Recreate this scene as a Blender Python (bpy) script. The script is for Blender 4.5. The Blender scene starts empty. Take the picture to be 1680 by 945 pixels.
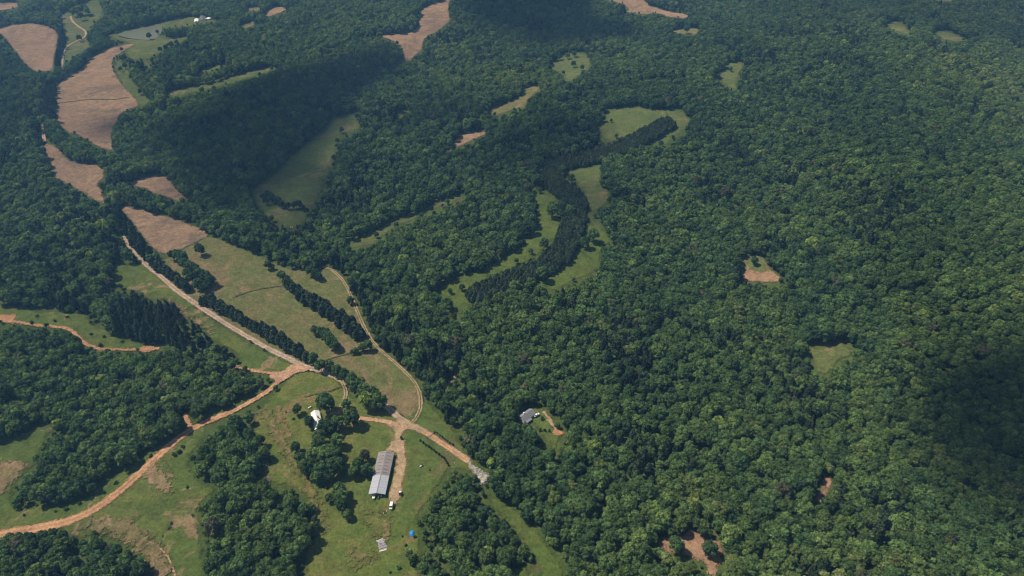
import bpy, math, random
import numpy as np
from mathutils import Vector, Matrix

random.seed(7)
rng = np.random.default_rng(7)
scene = bpy.context.scene
COL = scene.collection

# ------------------------------------------------------------------ camera numbers
H, PITCH, F = 380.0, math.radians(36.0), 1120.0
CP, SP = math.cos(PITCH), math.sin(PITCH)

# ------------------------------------------------------------------ terrain
_lat = np.random.default_rng(3).uniform(-1, 1, (64, 64))
def vnoise(x, y, lam, ox=0.0, oy=0.0):
    u, v = x / lam + ox + 1000.0, y / lam + oy + 1000.0
    i, j = np.floor(u).astype(int), np.floor(v).astype(int)
    a, b = u - i, v - j
    a, b = a * a * a * (a * (a * 6 - 15) + 10), b * b * b * (b * (b * 6 - 15) + 10)
    g = lambda p, q: _lat[p % 64, q % 64]
    return (g(i, j) * (1 - a) + g(i + 1, j) * a) * (1 - b) + (g(i, j + 1) * (1 - a) + g(i + 1, j + 1) * a) * b
def sstep(e0, e1, x):
    t = np.clip((x - e0) / (e1 - e0), 0, 1)
    return t * t * (3 - 2 * t)
def hgt(x, y):
    x, y = np.asarray(x, float), np.asarray(y, float)
    # valley runs from the farm to the far left; woods rise either side
    vx = -10 - 0.62 * (y - 300)
    dv = np.abs(x - vx)
    damp = sstep(60, 330, dv)
    far = sstep(350, 900, y)
    n = vnoise(x, y, 270, 3.3, 1.7) * 15 + vnoise(x * 0.8 + y * 0.6, y * 0.8 - x * 0.6, 125, 8.1, 5.2) * 6.0
    rise = 26 * sstep(120, 700, x - vx) + 10 * sstep(150, 500, vx - x)
    z = n * (0.12 + 0.88 * np.maximum(damp, 0.55 * far)) + rise
    return z * sstep(30, 260, np.hypot(x + 20, (y - 340) * 0.8)) + vnoise(x, y, 60, 1, 9) * 0.5
def ray(u, v):
    u, v = np.asarray(u, float), np.asarray(v, float)
    b = 472.5 - v
    return np.stack([u - 840.0, F * CP + b * SP, -F * SP + b * CP], -1)
def unproj(u, v, off=0.0):
    d = ray(u, v)
    zt = np.zeros(d.shape[:-1]) + off
    for _ in range(60):
        t = (zt - H) / np.minimum(d[..., 2], -60)
        x, y = d[..., 0] * t, d[..., 1] * t
        zt = 0.5 * zt + 0.5 * (hgt(x, y) + off)
    return np.stack([x, y, hgt(x, y)], -1)
def proj(x, y, z):
    dz = z - H
    dep = y * CP - dz * SP
    dep = np.where(dep < 1, 1, dep)
    return 840 + F * x / dep, 472.5 - F * (y * SP + dz * CP) / dep, dep
def P(s):
    return np.array([[float(c) for c in q.split(',')] for q in s.split()])

# ------------------------------------------------------------------ sun
SUN_EL = math.radians(59)
sdir = Vector((-0.96, 0.24, 0)).normalized()
SUNV = Vector((sdir.x * math.cos(SUN_EL), sdir.y * math.cos(SUN_EL), math.sin(SUN_EL)))

# ------------------------------------------------------------------ tiny object helpers
def tag(o, label=None, cat=None, group=None, kind=None):
    for k, v in (('label', label), ('category', cat), ('group', group), ('kind', kind)):
        if v: o[k] = v
    return o
def link_mesh(name, verts, faces, mats, parent=None, midx=None, smooth=False):
    me = bpy.data.meshes.new(name)
    me.from_pydata([tuple(v) for v in verts], [], faces)
    for m in (mats if isinstance(mats, (list, tuple)) else [mats]): me.materials.append(m)
    if midx is not None: me.polygons.foreach_set('material_index', midx)
    if smooth: me.polygons.foreach_set('use_smooth', [True] * len(me.polygons))
    me.update()
    o = bpy.data.objects.new(name, me)
    COL.objects.link(o)
    if parent: o.parent = parent
    return o
def empty(name, loc, rz=0.0):
    o = bpy.data.objects.new(name, None)
    o.empty_display_size = 0.5
    COL.objects.link(o)
    o.location = loc; o.rotation_euler = (0, 0, rz)
    return o
class MB:
    """collects simple solids into one mesh"""
    def __init__(s): s.v, s.f = [], []
    def poly(s, pts, faces):
        n = len(s.v); s.v += [tuple(p) for p in pts]; s.f += [tuple(n + i for i in f) for f in faces]; return s
    def box(s, x0, x1, y0, y1, z0, z1, M=None):
        p = [(x, y, z) for z in (z0, z1) for y in (y0, y1) for x in (x0, x1)]
        if M is not None: p = [M @ Vector(q) for q in p]
        return s.poly(p, [(0, 2, 3, 1), (4, 5, 7, 6), (0, 1, 5, 4), (2, 6, 7, 3), (0, 4, 6, 2), (1, 3, 7, 5)])
    def tube(s, a, b, r0, r1, n=7):
        a, b = Vector(a), Vector(b); d = (b - a).normalized()
        u = d.orthogonal().normalized(); w = d.cross(u)
        p = []
        for c, r in ((a, r0), (b, r1)):
            for i in range(n):
                t = 2 * math.pi * i / n
                p.append(c + (u * math.cos(t) + w * math.sin(t)) * r)
        return s.poly(p, [(i, (i + 1) % n, n + (i + 1) % n, n + i) for i in range(n)] + [tuple(range(n))[::-1], tuple(range(n, 2 * n))])
    def loft(s, rings, cap=True):
        n = len(rings[0]); p = [q for r in rings for q in r]; f = []
        for k in range(len(rings) - 1):
            for i in range(n):
                f.append((k * n + i, k * n + (i + 1) % n, (k + 1) * n + (i + 1) % n, (k + 1) * n + i))
        if cap: f += [tuple(range(n))[::-1], tuple(range((len(rings) - 1) * n, len(rings) * n))]
        return s.poly(p, f)
    def build(s, name, mat, parent=None, smooth=False): return link_mesh(name, s.v, s.f, mat, parent, smooth=smooth)

# ------------------------------------------------------------------ materials
def newmat(name):
    m = bpy.data.materials.new(name); m.use_nodes = True
    nt = m.node_tree; nt.nodes.clear()
    out = nt.nodes.new('ShaderNodeOutputMaterial')
    return m, nt, out
def N(nt, t, **kw):
    n = nt.nodes.new('ShaderNode' + t)
    for k, v in kw.items(): setattr(n, k, v)
    return n
def noise(nt, scale, detail=4, rough=0.6, vec=None, dist=0.0):
    n = N(nt, 'TexNoise'); n.inputs['Scale'].default_value = scale; n.inputs['Detail'].default_value = detail
    n.inputs['Roughness'].default_value = rough; n.inputs['Distortion'].default_value = dist
    if vec is None:
        g = N(nt, 'NewGeometry'); vec = g.outputs['Position']
    nt.links.new(vec, n.inputs['Vector'])
    return n.outputs['Fac']
def mapr(nt, s, a, b, c=0.0, d=1.0):
    n = N(nt, 'MapRange', interpolation_type='SMOOTHSTEP')
    nt.links.new(s, n.inputs[0])
    for i, v in enumerate((a, b, c, d)): n.inputs[i + 1].default_value = v
    return n.outputs[0]
def math_(nt, op, a, b=None):
    n = N(nt, 'Math', operation=op)
    for i, v in enumerate((a, b)):
        if v is None: continue
        if isinstance(v, (int, float)): n.inputs[i].default_value = v
        else: nt.links.new(v, n.inputs[i])
    return n.outputs[0]
def mix(nt, fac, a, b, blend='MIX'):
    n = N(nt, 'MixRGB', blend_type=blend)
    for i, v in enumerate((fac, a, b)):
        if isinstance(v, (int, float)): n.inputs[i].default_value = v
        elif isinstance(v, (tuple, list)): n.inputs[i].default_value = (*v[:3], 1)
        else: nt.links.new(v, n.inputs[i])
    return n.outputs[0]
def attr(nt, name, typ='GEOMETRY', out='Fac'):
    a = N(nt, 'Attribute', attribute_name=name, attribute_type=typ)
    return a.outputs[out]

def ground_mat(name, cols, patch=None, alpha=None, two_track=False, rows=None, ruts=None, bump=0.4):
    """cols: three colours mixed by noise; patch: (colour, threshold, scale); alpha: edge width in metres"""
    m, nt, out = newmat(name)
    big, mid, fine = noise(nt, 0.018, 5, 0.6), noise(nt, 0.07, 6, 0.65, dist=0.6), noise(nt, 0.55, 5, 0.7)
    c = mix(nt, mapr(nt, big, 0.38, 0.62), cols[0], cols[1])
    c = mix(nt, mapr(nt, mid, 0.45, 0.68, 0, 0.8), c, cols[2])
    if patch:
        pn = noise(nt, patch[2], 7, 0.68, dist=0.9)
        c = mix(nt, mapr(nt, pn, patch[1] - 0.05, patch[1] + 0.03, 0, 0.85), c, patch[0])
    if ruts:
        q = math_(nt, 'ABSOLUTE', math_(nt, 'SUBTRACT', math_(nt, 'ABSOLUTE', attr(nt, 'across')), 0.45))
        c = mix(nt, mapr(nt, math_(nt, 'ADD', q, math_(nt, 'MULTIPLY', math_(nt, 'SUBTRACT', noise(nt, 0.5, 3), 0.5), 0.3)), 0.10, 0.34), mix(nt, 0.18, c, (0.7, 0.54, 0.38)), ruts)
    if rows:
        g = N(nt, 'NewGeometry'); mp = N(nt, 'Mapping'); mp.inputs['Rotation'].default_value = (0, 0, rows[0])
        nt.links.new(g.outputs['Position'], mp.inputs['Vector'])
        w = N(nt, 'TexWave'); w.inputs['Scale'].default_value = rows[1]; w.inputs['Distortion'].default_value = 9
        w.inputs['Detail'].default_value = 4; w.inputs['Detail Scale'].default_value = 0.35
        nt.links.new(mp.outputs[0], w.inputs['Vector'])
        wf = math_(nt, 'MULTIPLY', w.outputs['Fac'], mapr(nt, noise(nt, 0.03, 4), 0.35, 0.65))
        c = mix(nt, math_(nt, 'MULTIPLY', wf, rows[2]), c, rows[3])
    c = mix(nt, 1.0, c, mapr_col(nt, fine), 'MULTIPLY')
    c = mix(nt, 1.0, c, mapr_col(nt, noise(nt, 0.13, 5, 0.7, dist=0.4), 0.70, 1.22), 'MULTIPLY')
    d = N(nt, 'BsdfDiffuse'); d.inputs['Roughness'].default_value = 0.6
    nt.links.new(c, d.inputs['Color'])
    if bump:
        b = N(nt, 'Bump'); b.inputs['Strength'].default_value = bump; b.inputs['Distance'].default_value = 0.6
        nt.links.new(noise(nt, 0.9, 4, 0.7), b.inputs['Height']); nt.links.new(b.outputs[0], d.inputs['Normal'])
    sh = d.outputs[0]
    if alpha:
        e = attr(nt, 'edge')
        nz = math_(nt, 'MULTIPLY', math_(nt, 'SUBTRACT', noise(nt, 0.16 if alpha > 2 else 0.45, 5, 0.7), 0.5), alpha * 3.0)
        nf = math_(nt, 'MULTIPLY', math_(nt, 'SUBTRACT', noise(nt, 1.5, 3, 0.75), 0.5), min(alpha, 4) * 3.2)
        nf = math_(nt, 'ADD', nf, math_(nt, 'MULTIPLY', math_(nt, 'SUBTRACT', noise(nt, 0.42, 4, 0.7), 0.5), alpha * 1.6))
        a = mapr(nt, math_(nt, 'SUBTRACT', math_(nt, 'ADD', math_(nt, 'ADD', e, nz), nf), alpha * 0.25), -0.05, 0.12)
        if two_track:
            mid_ = mapr(nt, math_(nt, 'ABSOLUTE', attr(nt, 'across')), 0.05, 0.45, two_track, 1.0)
            a = math_(nt, 'MULTIPLY', a, mapr(nt, math_(nt, 'ADD', mid_, math_(nt, 'SUBTRACT', noise(nt, 1.1, 4, 0.7), 0.5)), 0.45, 0.55))
        t = N(nt, 'BsdfTransparent'); mx = N(nt, 'MixShader')
        nt.links.new(a, mx.inputs[0]); nt.links.new(t.outputs[0], mx.inputs[1]); nt.links.new(sh, mx.inputs[2])
        sh = mx.outputs[0]
    nt.links.new(sh, out.inputs[0])
    return m
def mapr_col(nt, f, lo=0.6, hi=1.28):
    n = N(nt, 'ValToRGB'); nt.links.new(f, n.inputs[0])
    n.color_ramp.elements[0].position = 0.3; n.color_ramp.elements[0].color = (lo, lo, lo, 1)
    n.color_ramp.elements[1].position = 0.7; n.color_ramp.elements[1].color = (hi, hi, hi, 1)
    return n.outputs[0]
def leaf_mat(name, ramp, trans=0.25):
    m, nt, out = newmat(name)
    t = attr(nt, 'tint', 'INSTANCER')
    r = N(nt, 'ValToRGB'); nt.links.new(t, r.inputs[0])
    els = r.color_ramp.elements
    while len(els) < len(ramp): els.new(0.5)
    for e, (p, c) in zip(els, ramp): e.position = p; e.color = (*c, 1)
    oi = N(nt, 'ObjectInfo')
    v = mapr(nt, oi.outputs['Random'], 0, 1, 0.90, 1.40)
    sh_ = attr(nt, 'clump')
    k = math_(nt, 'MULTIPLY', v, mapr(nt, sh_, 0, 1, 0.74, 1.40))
    cc = N(nt, 'CombineColor')
    for i in range(3): nt.links.new(k, cc.inputs[i])
    c = mix(nt, 1.0, r.outputs[0], cc.outputs[0], 'MULTIPLY')
    d = N(nt, 'BsdfDiffuse'); nt.links.new(c, d.inputs['Color'])
    tl = N(nt, 'BsdfTranslucent'); nt.links.new(mix(nt, 1.0, c, (1.1, 1.25, 0.7), 'MULTIPLY'), tl.inputs['Color'])
    mx = N(nt, 'MixShader'); mx.inputs[0].default_value = trans
    nt.links.new(d.outputs[0], mx.inputs[1]); nt.links.new(tl.outputs[0], mx.inputs[2]); nt.links.new(mx.outputs[0], out.inputs[0])
    return m
def solid(name, col, rough=0.7, metal=0.0, nz=0.25, scale=1.2, spec=0.3):
    m, nt, out = newmat(name)
    p = N(nt, 'BsdfPrincipled'); p.inputs['Roughness'].default_value = rough; p.inputs['Metallic'].default_value = metal
    p.inputs['Specular IOR Level'].default_value = spec
    tc = N(nt, 'TexCoord')
    f = noise(nt, scale, 5, 0.65, tc.outputs['Object'])
    c = mix(nt, mapr(nt, f, 0.35, 0.65), tuple(x * (1 - nz) for x in col), tuple(min(1, x * (1 + nz * 0.6)) for x in col))
    nt.links.new(c, p.inputs['Base Color']); nt.links.new(p.outputs[0], out.inputs[0])
    return m
def metal_roof(name, col, stain, axis=1, pitch=1.0, amt=0.6):
    m, nt, out = newmat(name)
    tc = N(nt, 'TexCoord'); sx = N(nt, 'SeparateXYZ'); nt.links.new(tc.outputs['Object'], sx.inputs[0])
    s = sx.outputs[axis]
    fr = math_(nt, 'FRACT', math_(nt, 'DIVIDE', s, pitch))
    seam = mapr(nt, fr, 0.0, 0.12, 0.84, 1.0)
    pan = N(nt, 'TexWhiteNoise', noise_dimensions='1D')
    nt.links.new(math_(nt, 'FLOOR', math_(nt, 'DIVIDE', s, pitch)), pan.inputs['W'])
    pv = mapr(nt, pan.outputs['Value'], 0, 1, 0.93, 1.05)
    mp = N(nt, 'Mapping'); mp.inputs['Scale'].default_value = (0.25, 1, 0.25) if axis == 1 else (1, 0.25, 0.25)
    nt.links.new(tc.outputs['Object'], mp.inputs[0])
    c = mix(nt, math_(nt, 'MULTIPLY', mapr(nt, noise(nt, 0.5, 6, 0.7, mp.outputs[0]), 0.4, 0.7), amt), col, stain)
    k = math_(nt, 'MULTIPLY', seam, pv)
    cc = N(nt, 'CombineColor')
    for i in range(3): nt.links.new(k, cc.inputs[i])
    c = mix(nt, 1.0, c, cc.outputs[0], 'MULTIPLY')
    p = N(nt, 'BsdfPrincipled'); p.inputs['Roughness'].default_value = 0.55; p.inputs['Specular IOR Level'].default_value = 0.35
    nt.links.new(c, p.inputs['Base Color']); nt.links.new(p.outputs[0], out.inputs[0])
    return m

BROAD = [(0.0, (0.045, 0.082, 0.038)), (0.25, (0.066, 0.116, 0.042)), (0.5, (0.094, 0.150, 0.048)),
         (0.72, (0.122, 0.178, 0.054)), (0.86, (0.146, 0.180, 0.064)), (0.93, (0.175, 0.240, 0.060)), (0.965, (0.098, 0.106, 0.060)), (1.0, (0.112, 0.104, 0.072))]
PINE = [(0.0, (0.026, 0.043, 0.027)), (0.5, (0.040, 0.062, 0.034)), (1.0, (0.060, 0.082, 0.040))]
SHRUB = [(0.0, (0.024, 0.060, 0.022)), (1.0, (0.060, 0.115, 0.035))]
M = dict(
    broad=leaf_mat('broadleaf_foliage', BROAD), pine=leaf_mat('pine_foliage', PINE, 0.12), shrub=leaf_mat('shrub_foliage', SHRUB, 0.2),
    bark=solid('bark', (0.11, 0.085, 0.06), 0.9),
    floor=ground_mat('forest_floor_grass', [(0.072, 0.108, 0.030), (0.088, 0.122, 0.034), (0.104, 0.122, 0.040)], ((0.13, 0.10, 0.055), 0.62, 0.05), bump=0.5),
    farm=ground_mat('farm_grass', [(0.108, 0.154, 0.036), (0.148, 0.172, 0.044), (0.186, 0.176, 0.054)], ((0.240, 0.178, 0.085), 0.60, 0.035), alpha=3.0, bump=0.5),
    lawn=ground_mat('lawn_grass', [(0.095, 0.145, 0.036), (0.112, 0.152, 0.040), (0.140, 0.156, 0.046)], ((0.165, 0.145, 0.060), 0.60, 0.03), alpha=5.0, rows=(0.12, 0.22, 0.5, (0.085, 0.115, 0.034)), bump=0.3),
    rough=ground_mat('rough_grass', [(0.106, 0.150, 0.038), (0.142, 0.166, 0.046), (0.084, 0.122, 0.032)], ((0.31, 0.220, 0.125), 0.60, 0.03), alpha=3.0, bump=0.6),
    meadow=ground_mat('dry_meadow_grass', [(0.148, 0.162, 0.056), (0.180, 0.166, 0.070), (0.118, 0.142, 0.046)], ((0.245, 0.180, 0.100), 0.555, 0.016), alpha=3.0, bump=0.4),
    green=ground_mat('green_meadow_grass', [(0.102, 0.142, 0.043), (0.135, 0.158, 0.055), (0.108, 0.130, 0.044)], ((0.195, 0.175, 0.080), 0.585, 0.02), alpha=4.0, bump=0.5),
    bright=ground_mat('bright_green_grass', [(0.095, 0.140, 0.032), (0.118, 0.150, 0.038), (0.080, 0.112, 0.030)], None, alpha=3.0, bump=0.6),
    tan=ground_mat('tan_dry_grass', [(0.165, 0.162, 0.062), (0.205, 0.178, 0.080), (0.140, 0.150, 0.055)], ((0.24, 0.185, 0.10), 0.57, 0.03), alpha=3.5, bump=0.4),
    crop=ground_mat('bare_crop_soil', [(0.345, 0.228, 0.145), (0.275, 0.186, 0.120), (0.385, 0.268, 0.165)], ((0.200, 0.150, 0.105), 0.58, 0.014), alpha=3.0, rows=(2.3, 0.09, 0.5, (0.235, 0.165, 0.115)), bump=0.3),
    soil=ground_mat('bare_brown_soil', [(0.360, 0.225, 0.145), (0.310, 0.190, 0.120), (0.330, 0.220, 0.130)], None, alpha=2.5, bump=0.5),
    patchsoil=ground_mat('patchy_bare_soil', [(0.250, 0.190, 0.100), (0.190, 0.165, 0.075), (0.150, 0.150, 0.058)], ((0.34, 0.230, 0.140), 0.57, 0.05), alpha=9.0, bump=0.5),
    wornsoft=ground_mat('thin_yellow_grass', [(0.150, 0.158, 0.048), (0.178, 0.165, 0.060), (0.135, 0.152, 0.044)], ((0.215, 0.172, 0.08), 0.56, 0.06), alpha=9.0, bump=0.4),
    worn=ground_mat('worn_yellow_grass', [(0.205, 0.175, 0.065), (0.250, 0.185, 0.085), (0.175, 0.165, 0.055)], ((0.30, 0.205, 0.11), 0.57, 0.06), alpha=4.0, bump=0.4),
    orange=ground_mat('orange_dirt', [(0.540, 0.300, 0.160), (0.470, 0.255, 0.130), (0.580, 0.350, 0.200)], None, ruts=(0.47, 0.265, 0.135), alpha=1.8, bump=0.4),
    gravelroad=ground_mat('pale_gravel_road_surface', [(0.450, 0.345, 0.270), (0.520, 0.385, 0.290), (0.420, 0.320, 0.250)], None, ruts=(0.40, 0.30, 0.215), alpha=1.0, bump=0.3),
    pinkdirt=ground_mat('pink_dirt_surface', [(0.530, 0.335, 0.215), (0.490, 0.300, 0.185), (0.560, 0.375, 0.250)], None, alpha=1.0, bump=0.3),
    track=ground_mat('worn_track_surface', [(0.400, 0.310, 0.180), (0.360, 0.275, 0.150), (0.420, 0.330, 0.210)], None, alpha=0.8, two_track=0.35, bump=0.3),
    yard=ground_mat('yard_dirt_surface', [(0.430, 0.310, 0.190), (0.480, 0.335, 0.215), (0.350, 0.265, 0.140)], None, alpha=2.2, bump=0.4),
    rocks=ground_mat('creek_gravel_surface', [(0.480, 0.440, 0.390), (0.580, 0.530, 0.480), (0.400, 0.360, 0.310)], ((0.20, 0.18, 0.16), 0.55, 0.2), alpha=2.4, bump=0.9),
    ploughline=ground_mat('ditch_line_surface', [(0.14, 0.12, 0.07), (0.11, 0.12, 0.05), (0.16, 0.13, 0.08)], None, alpha=0.8, bump=0.3),
)

# ------------------------------------------------------------------ the ground, one sheet to the horizon
def grid_mesh(name, xs, ys, zf, mat, extra=None):
    X, Y = np.meshgrid(xs, ys)
    V = np.stack([X, Y, zf(X, Y)], -1).reshape(-1, 3)
    nx, ny = len(xs), len(ys)
    i = np.arange(nx - 1)[None, :] + np.arange(ny - 1)[:, None] * nx
    Fc = np.stack([i, i + 1, i + nx + 1, i + nx], -1).reshape(-1, 4)
    o = link_mesh(name, V.tolist(), Fc.tolist(), mat, smooth=True)
    return o
inner_x = np.arange(-1800, 1801, 10.0); inner_y = np.arange(-300, 2301, 10.0)
xs = np.concatenate([[-22000, -14000, -9000, -6000, -4200, -3200, -2600, -2200, -2000], inner_x, [2000, 2200, 2600, 3200, 4200, 6000, 9000, 14000, 22000]])
ys = np.concatenate([[-9000, -4500, -2500, -1500, -900, -600, -450], inner_y, [2400, 2600, 2900, 3400, 4200, 6000, 9000, 14000, 22000]])
tag(grid_mesh('ground', xs, ys, hgt, M['floor']), kind='structure')

# ------------------------------------------------------------------ sheets and ribbons that lie on it
def densify(p, step=6.0):
    out = []
    for a, b in zip(p, np.roll(p, -1, 0)):
        n = max(1, int(np.hypot(*(b - a)) / step))
        out += [a + (b - a) * k / n for k in range(n)]
    return np.array(out)
def chaikin(p, n=2, closed=True):
    for _ in range(n):
        q = np.roll(p, -1, 0)
        if closed: p = np.stack([p * .75 + q * .25, p * .25 + q * .75], 1).reshape(-1, 2)
        else:
            a, b = p[:-1], p[1:]
            m = np.stack([a * .75 + b * .25, a * .25 + b * .75], 1).reshape(-1, 2)
            p = np.concatenate([p[:1], m, p[-1:]])
    return p
def inside(pt, poly):
    x, y = pt[:, 0], pt[:, 1]; r = np.zeros(len(pt), bool)
    for (x0, y0), (x1, y1) in zip(poly, np.roll(poly, -1, 0)):
        if y0 == y1: continue
        c = ((y0 > y) != (y1 > y)) & (x < (x1 - x0) * (y - y0) / (y1 - y0) + x0)
        r ^= c
    return r
def sdist(pt, poly):
    d = np.full(len(pt), 1e9)
    for a, b in zip(poly, np.roll(poly, -1, 0)):
        ab = b - a; L = max(1e-9, ab @ ab)
        t = np.clip(((pt - a) @ ab) / L, 0, 1)
        d = np.minimum(d, np.hypot(*(pt - (a + t[:, None] * ab)).T))
    return np.where(inside(pt, poly), d, -d)
LIFT = [0.10]
def sheet(name, poly_px, mat, cell=4.0, pad=5.0, sharp=False):
    p = poly_px if sharp else chaikin(poly_px, 1)
    w = unproj(p[:, 0], p[:, 1])[:, :2]
    lo, hi = w.min(0) - pad, w.max(0) + pad
    gx, gy = np.arange(lo[0], hi[0] + cell, cell), np.arange(lo[1], hi[1] + cell, cell)
    X, Y = np.meshgrid(gx, gy); pt = np.stack([X.ravel(), Y.ravel()], -1)
    sd = sdist(pt, w)
    nx, ny = len(gx), len(gy)
    i = (np.arange(nx - 1)[None, :] + np.arange(ny - 1)[:, None] * nx).ravel()
    Fc = np.stack([i, i + 1, i + nx + 1, i + nx], -1)
    Fc = Fc[(sd[Fc] > -pad).any(1)]
    used, inv = np.unique(Fc, return_inverse=True)
    LIFT[0] += 0.012
    V = np.column_stack([pt[used], hgt(pt[used, 0], pt[used, 1]) + LIFT[0]])
    o = link_mesh(name, V.tolist(), inv.reshape(-1, 4).tolist(), mat, smooth=True)
    a = o.data.attributes.new('edge', 'FLOAT', 'POINT'); a.data.foreach_set('value', sd[used].astype(np.float32))
    return tag(o, kind='structure')
def ribbon(name, line_px, width, mat, step=3.0, w_end=None):
    p = chaikin(P(line_px), 3, False)
    w = unproj(p[:, 0], p[:, 1])[:, :2]
    seg = np.hypot(*np.diff(w, axis=0).T); L = np.concatenate([[0], np.cumsum(seg)])
    n = max(3, int(L[-1] / step)); s = np.linspace(0, L[-1], n)
    c = np.stack([np.interp(s, L, w[:, k]) for k in (0, 1)], -1)
    t = np.gradient(c, axis=0); t /= np.maximum(1e-6, np.hypot(*t.T))[:, None]
    nrm = np.stack([-t[:, 1], t[:, 0]], -1)
    wd = np.linspace(width, w_end or width, n) * (1 + 0.10 * vnoise(s, s * 0, 14, 2, 5))
    ac = np.array([-1.25, -1, -0.5, 0, 0.5, 1, 1.25])
    LIFT[0] += 0.012
    pt = (c[:, None, :] + nrm[:, None, :] * (ac[None, :, None] * wd[:, None, None] / 2)).reshape(-1, 2)
    V = np.column_stack([pt, hgt(pt[:, 0], pt[:, 1]) + LIFT[0] + 0.08])
    k = len(ac); i = (np.arange(k - 1)[None, :] + np.arange(n - 1)[:, None] * k).ravel()
    o = link_mesh(name, V.tolist(), np.stack([i, i + 1, i + k + 1, i + k], -1).tolist(), mat, smooth=True)
    e = ((1 - np.abs(ac))[None, :] * wd[:, None] / 2).ravel()
    a = o.data.attributes.new('edge', 'FLOAT', 'POINT'); a.data.foreach_set('value', e.astype(np.float32))
    a = o.data.attributes.new('across', 'FLOAT', 'POINT'); a.data.foreach_set('value', np.tile(ac, n).astype(np.float32))
    return tag(o, kind='structure')

CLEAR = []     # open ground, in photo pixels (turned into ground positions by unproj)
def open_(name, mat, s, sheet_=True, **kw):
    p = P(s); CLEAR.append(p)
    if sheet_: sheet(name, p, M[mat], **kw)

# meadows and grass first (low), then fields, then dirt
open_('meadow', 'green', '160,-8 171,25 155,38 143,55 142,65 150,75 128,88 110,104 101,112 103,95 108,72 106,50 97,24 142,4')
open_('meadow', 'green', '172,59 215,48 269,36 310,27 340,30 360,33 320,41 300,44 268,46 264,62 280,64 302,60 315,58 292,71 275,78 265,85 255,90 246,96 215,100 205,84 218,72 198,66 178,61')
open_('meadow', 'green', '272,152 302,145 348,137 361,133 400,120 425,113 455,108 450,114 420,124 363,141 327,149 300,156 277,158')
open_('meadow', 'green', '188,100 211,102 213,118 222,140 243,160 247,168 231,176 215,160 203,145 192,120')
open_('meadow', 'green', '236,104 249,102 247,117 239,122')
open_('meadow', 'green', '560,190 585,182 588,200 592,212 575,218 562,225 552,240 548,260 545,275 532,300 522,322 514,338 506,356 490,373 455,371 434,350 416,332 414,312 434,294 459,277 477,256 501,237 516,226 533,208 543,194')
open_('meadow', 'green', '568,399 598,386 636,369 674,353 712,336 758,315 767,324 712,343 679,360 641,376 618,398 577,409')
open_('meadow', 'green', '990,183 1038,175 1068,180 1114,181 1134,195 1127,208 1117,221 1099,222 1100,240 1075,235 1040,232 1008,231 990,228 982,218 985,203 995,195')
open_('meadow', 'green', '903,105 924,89 952,85 969,94 968,112 952,122 942,132 928,131 919,119 905,114')
open_('meadow', 'tan', '798,181 820,172 838,168 851,160 862,158 859,145 886,139 886,147 866,163 862,176 840,180 815,190 805,188')
open_('meadow', 'green', '1188,104 1221,102 1212,122 1208,149 1194,143 1178,129 1175,120 1190,116')
open_('meadow', 'tan', '1094,52 1119,47 1148,46 1144,56 1130,57 1110,54')
open_('meadow', 'green', '1449,40 1476,33 1498,57 1481,54 1466,50')
open_('meadow', 'green', '1530,51 1556,51 1594,68 1552,68')
open_('meadow', 'tan', '1500,-6 1565,-6 1566,3 1530,1')
open_('meadow', 'green', '620,124 641,112 661,95 664,102 643,117 628,122')
open_('meadow', 'green', '322,121 345,111 372,103 374,107 348,117 326,126')
open_('meadow', 'tan', '404,14 425,11 430,17 408,19')
open_('meadow', 'tan', '393,43 415,34 419,42 400,47')
open_('meadow', 'tan', '650,187 672,173 669,181 656,191')
open_('meadow', 'bright', '876,293 897,300 918,318 915,330 898,332 918,357 918,382 897,400 887,416 866,428 838,442 812,452 790,448 822,424 845,411 862,396 880,376 888,360 882,345 878,325')
open_('meadow', 'bright', '710,476 745,457 775,448 802,445 797,470 784,488 770,503 752,520 740,510 743,493')
open_('meadow', 'green', '924,281 962,267 984,263 988,281 985,296 1000,319 996,335 968,350 962,345 957,311 942,293')
open_('meadow', 'bright', '960,372 977,362 994,381 1006,395 986,406 984,436 969,452 950,457 930,466 910,480 886,466 903,445 926,430 940,423 946,408 960,396')
open_('meadow', 'meadow', '343,384 420,418 463,437 478,443 529,440 545,443 562,460 577,482 584,502 597,536 607,556 622,572 652,596 682,626 692,652 692,676 680,693 660,687 640,672 604,651 574,634 545,618 520,608 500,604 480,593 440,574 395,548 355,523 320,499 290,479 262,453 246,438 262,428 285,420 312,403 330,395')
open_('meadow', 'farm', '487,607 540,615 562,630 572,652 600,655 640,672 668,690 690,664 700,655 715,675 747,705 752,727 775,752 790,766 770,775 737,765 725,790 712,806 690,840 684,850 690,880 690,905 682,930 690,950 690,1030 500,1030 500,905 517,885 522,870 517,827 505,817 478,796 440,795 425,770 442,755 440,735 415,712 418,682 440,655 465,632')
open_('meadow', 'lawn', '668,690 690,664 700,655 715,675 747,705 752,727 776,752 737,765 725,790 708,810 690,840 676,870 655,860 656,815 667,766 664,725 661,706 690,707', sheet_=True)
open_('meadow', 'rough', '-40,735 13,728 40,710 69,698 98,697 79,713 66,738 63,756 28,791 15,814 30,842 69,827 89,830 114,829 157,807 183,786 216,765 259,733 302,710 340,690 330,728 305,751 327,794 355,801 350,812 322,827 327,878 338,945 340,1030 290,1030 250,945 248,925 235,918 226,905 195,890 160,878 140,882 105,875 98,868 50,870 15,878 -40,884')
open_('meadow', 'rough', '188,437 225,434 240,430 260,448 290,478 330,510 370,540 420,570 460,590 500,603 487,610 440,618 420,612 381,603 395,592 390,578 355,564 345,553 327,531 302,516 279,490 241,493 235,480 200,474 185,468 183,450')
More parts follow.
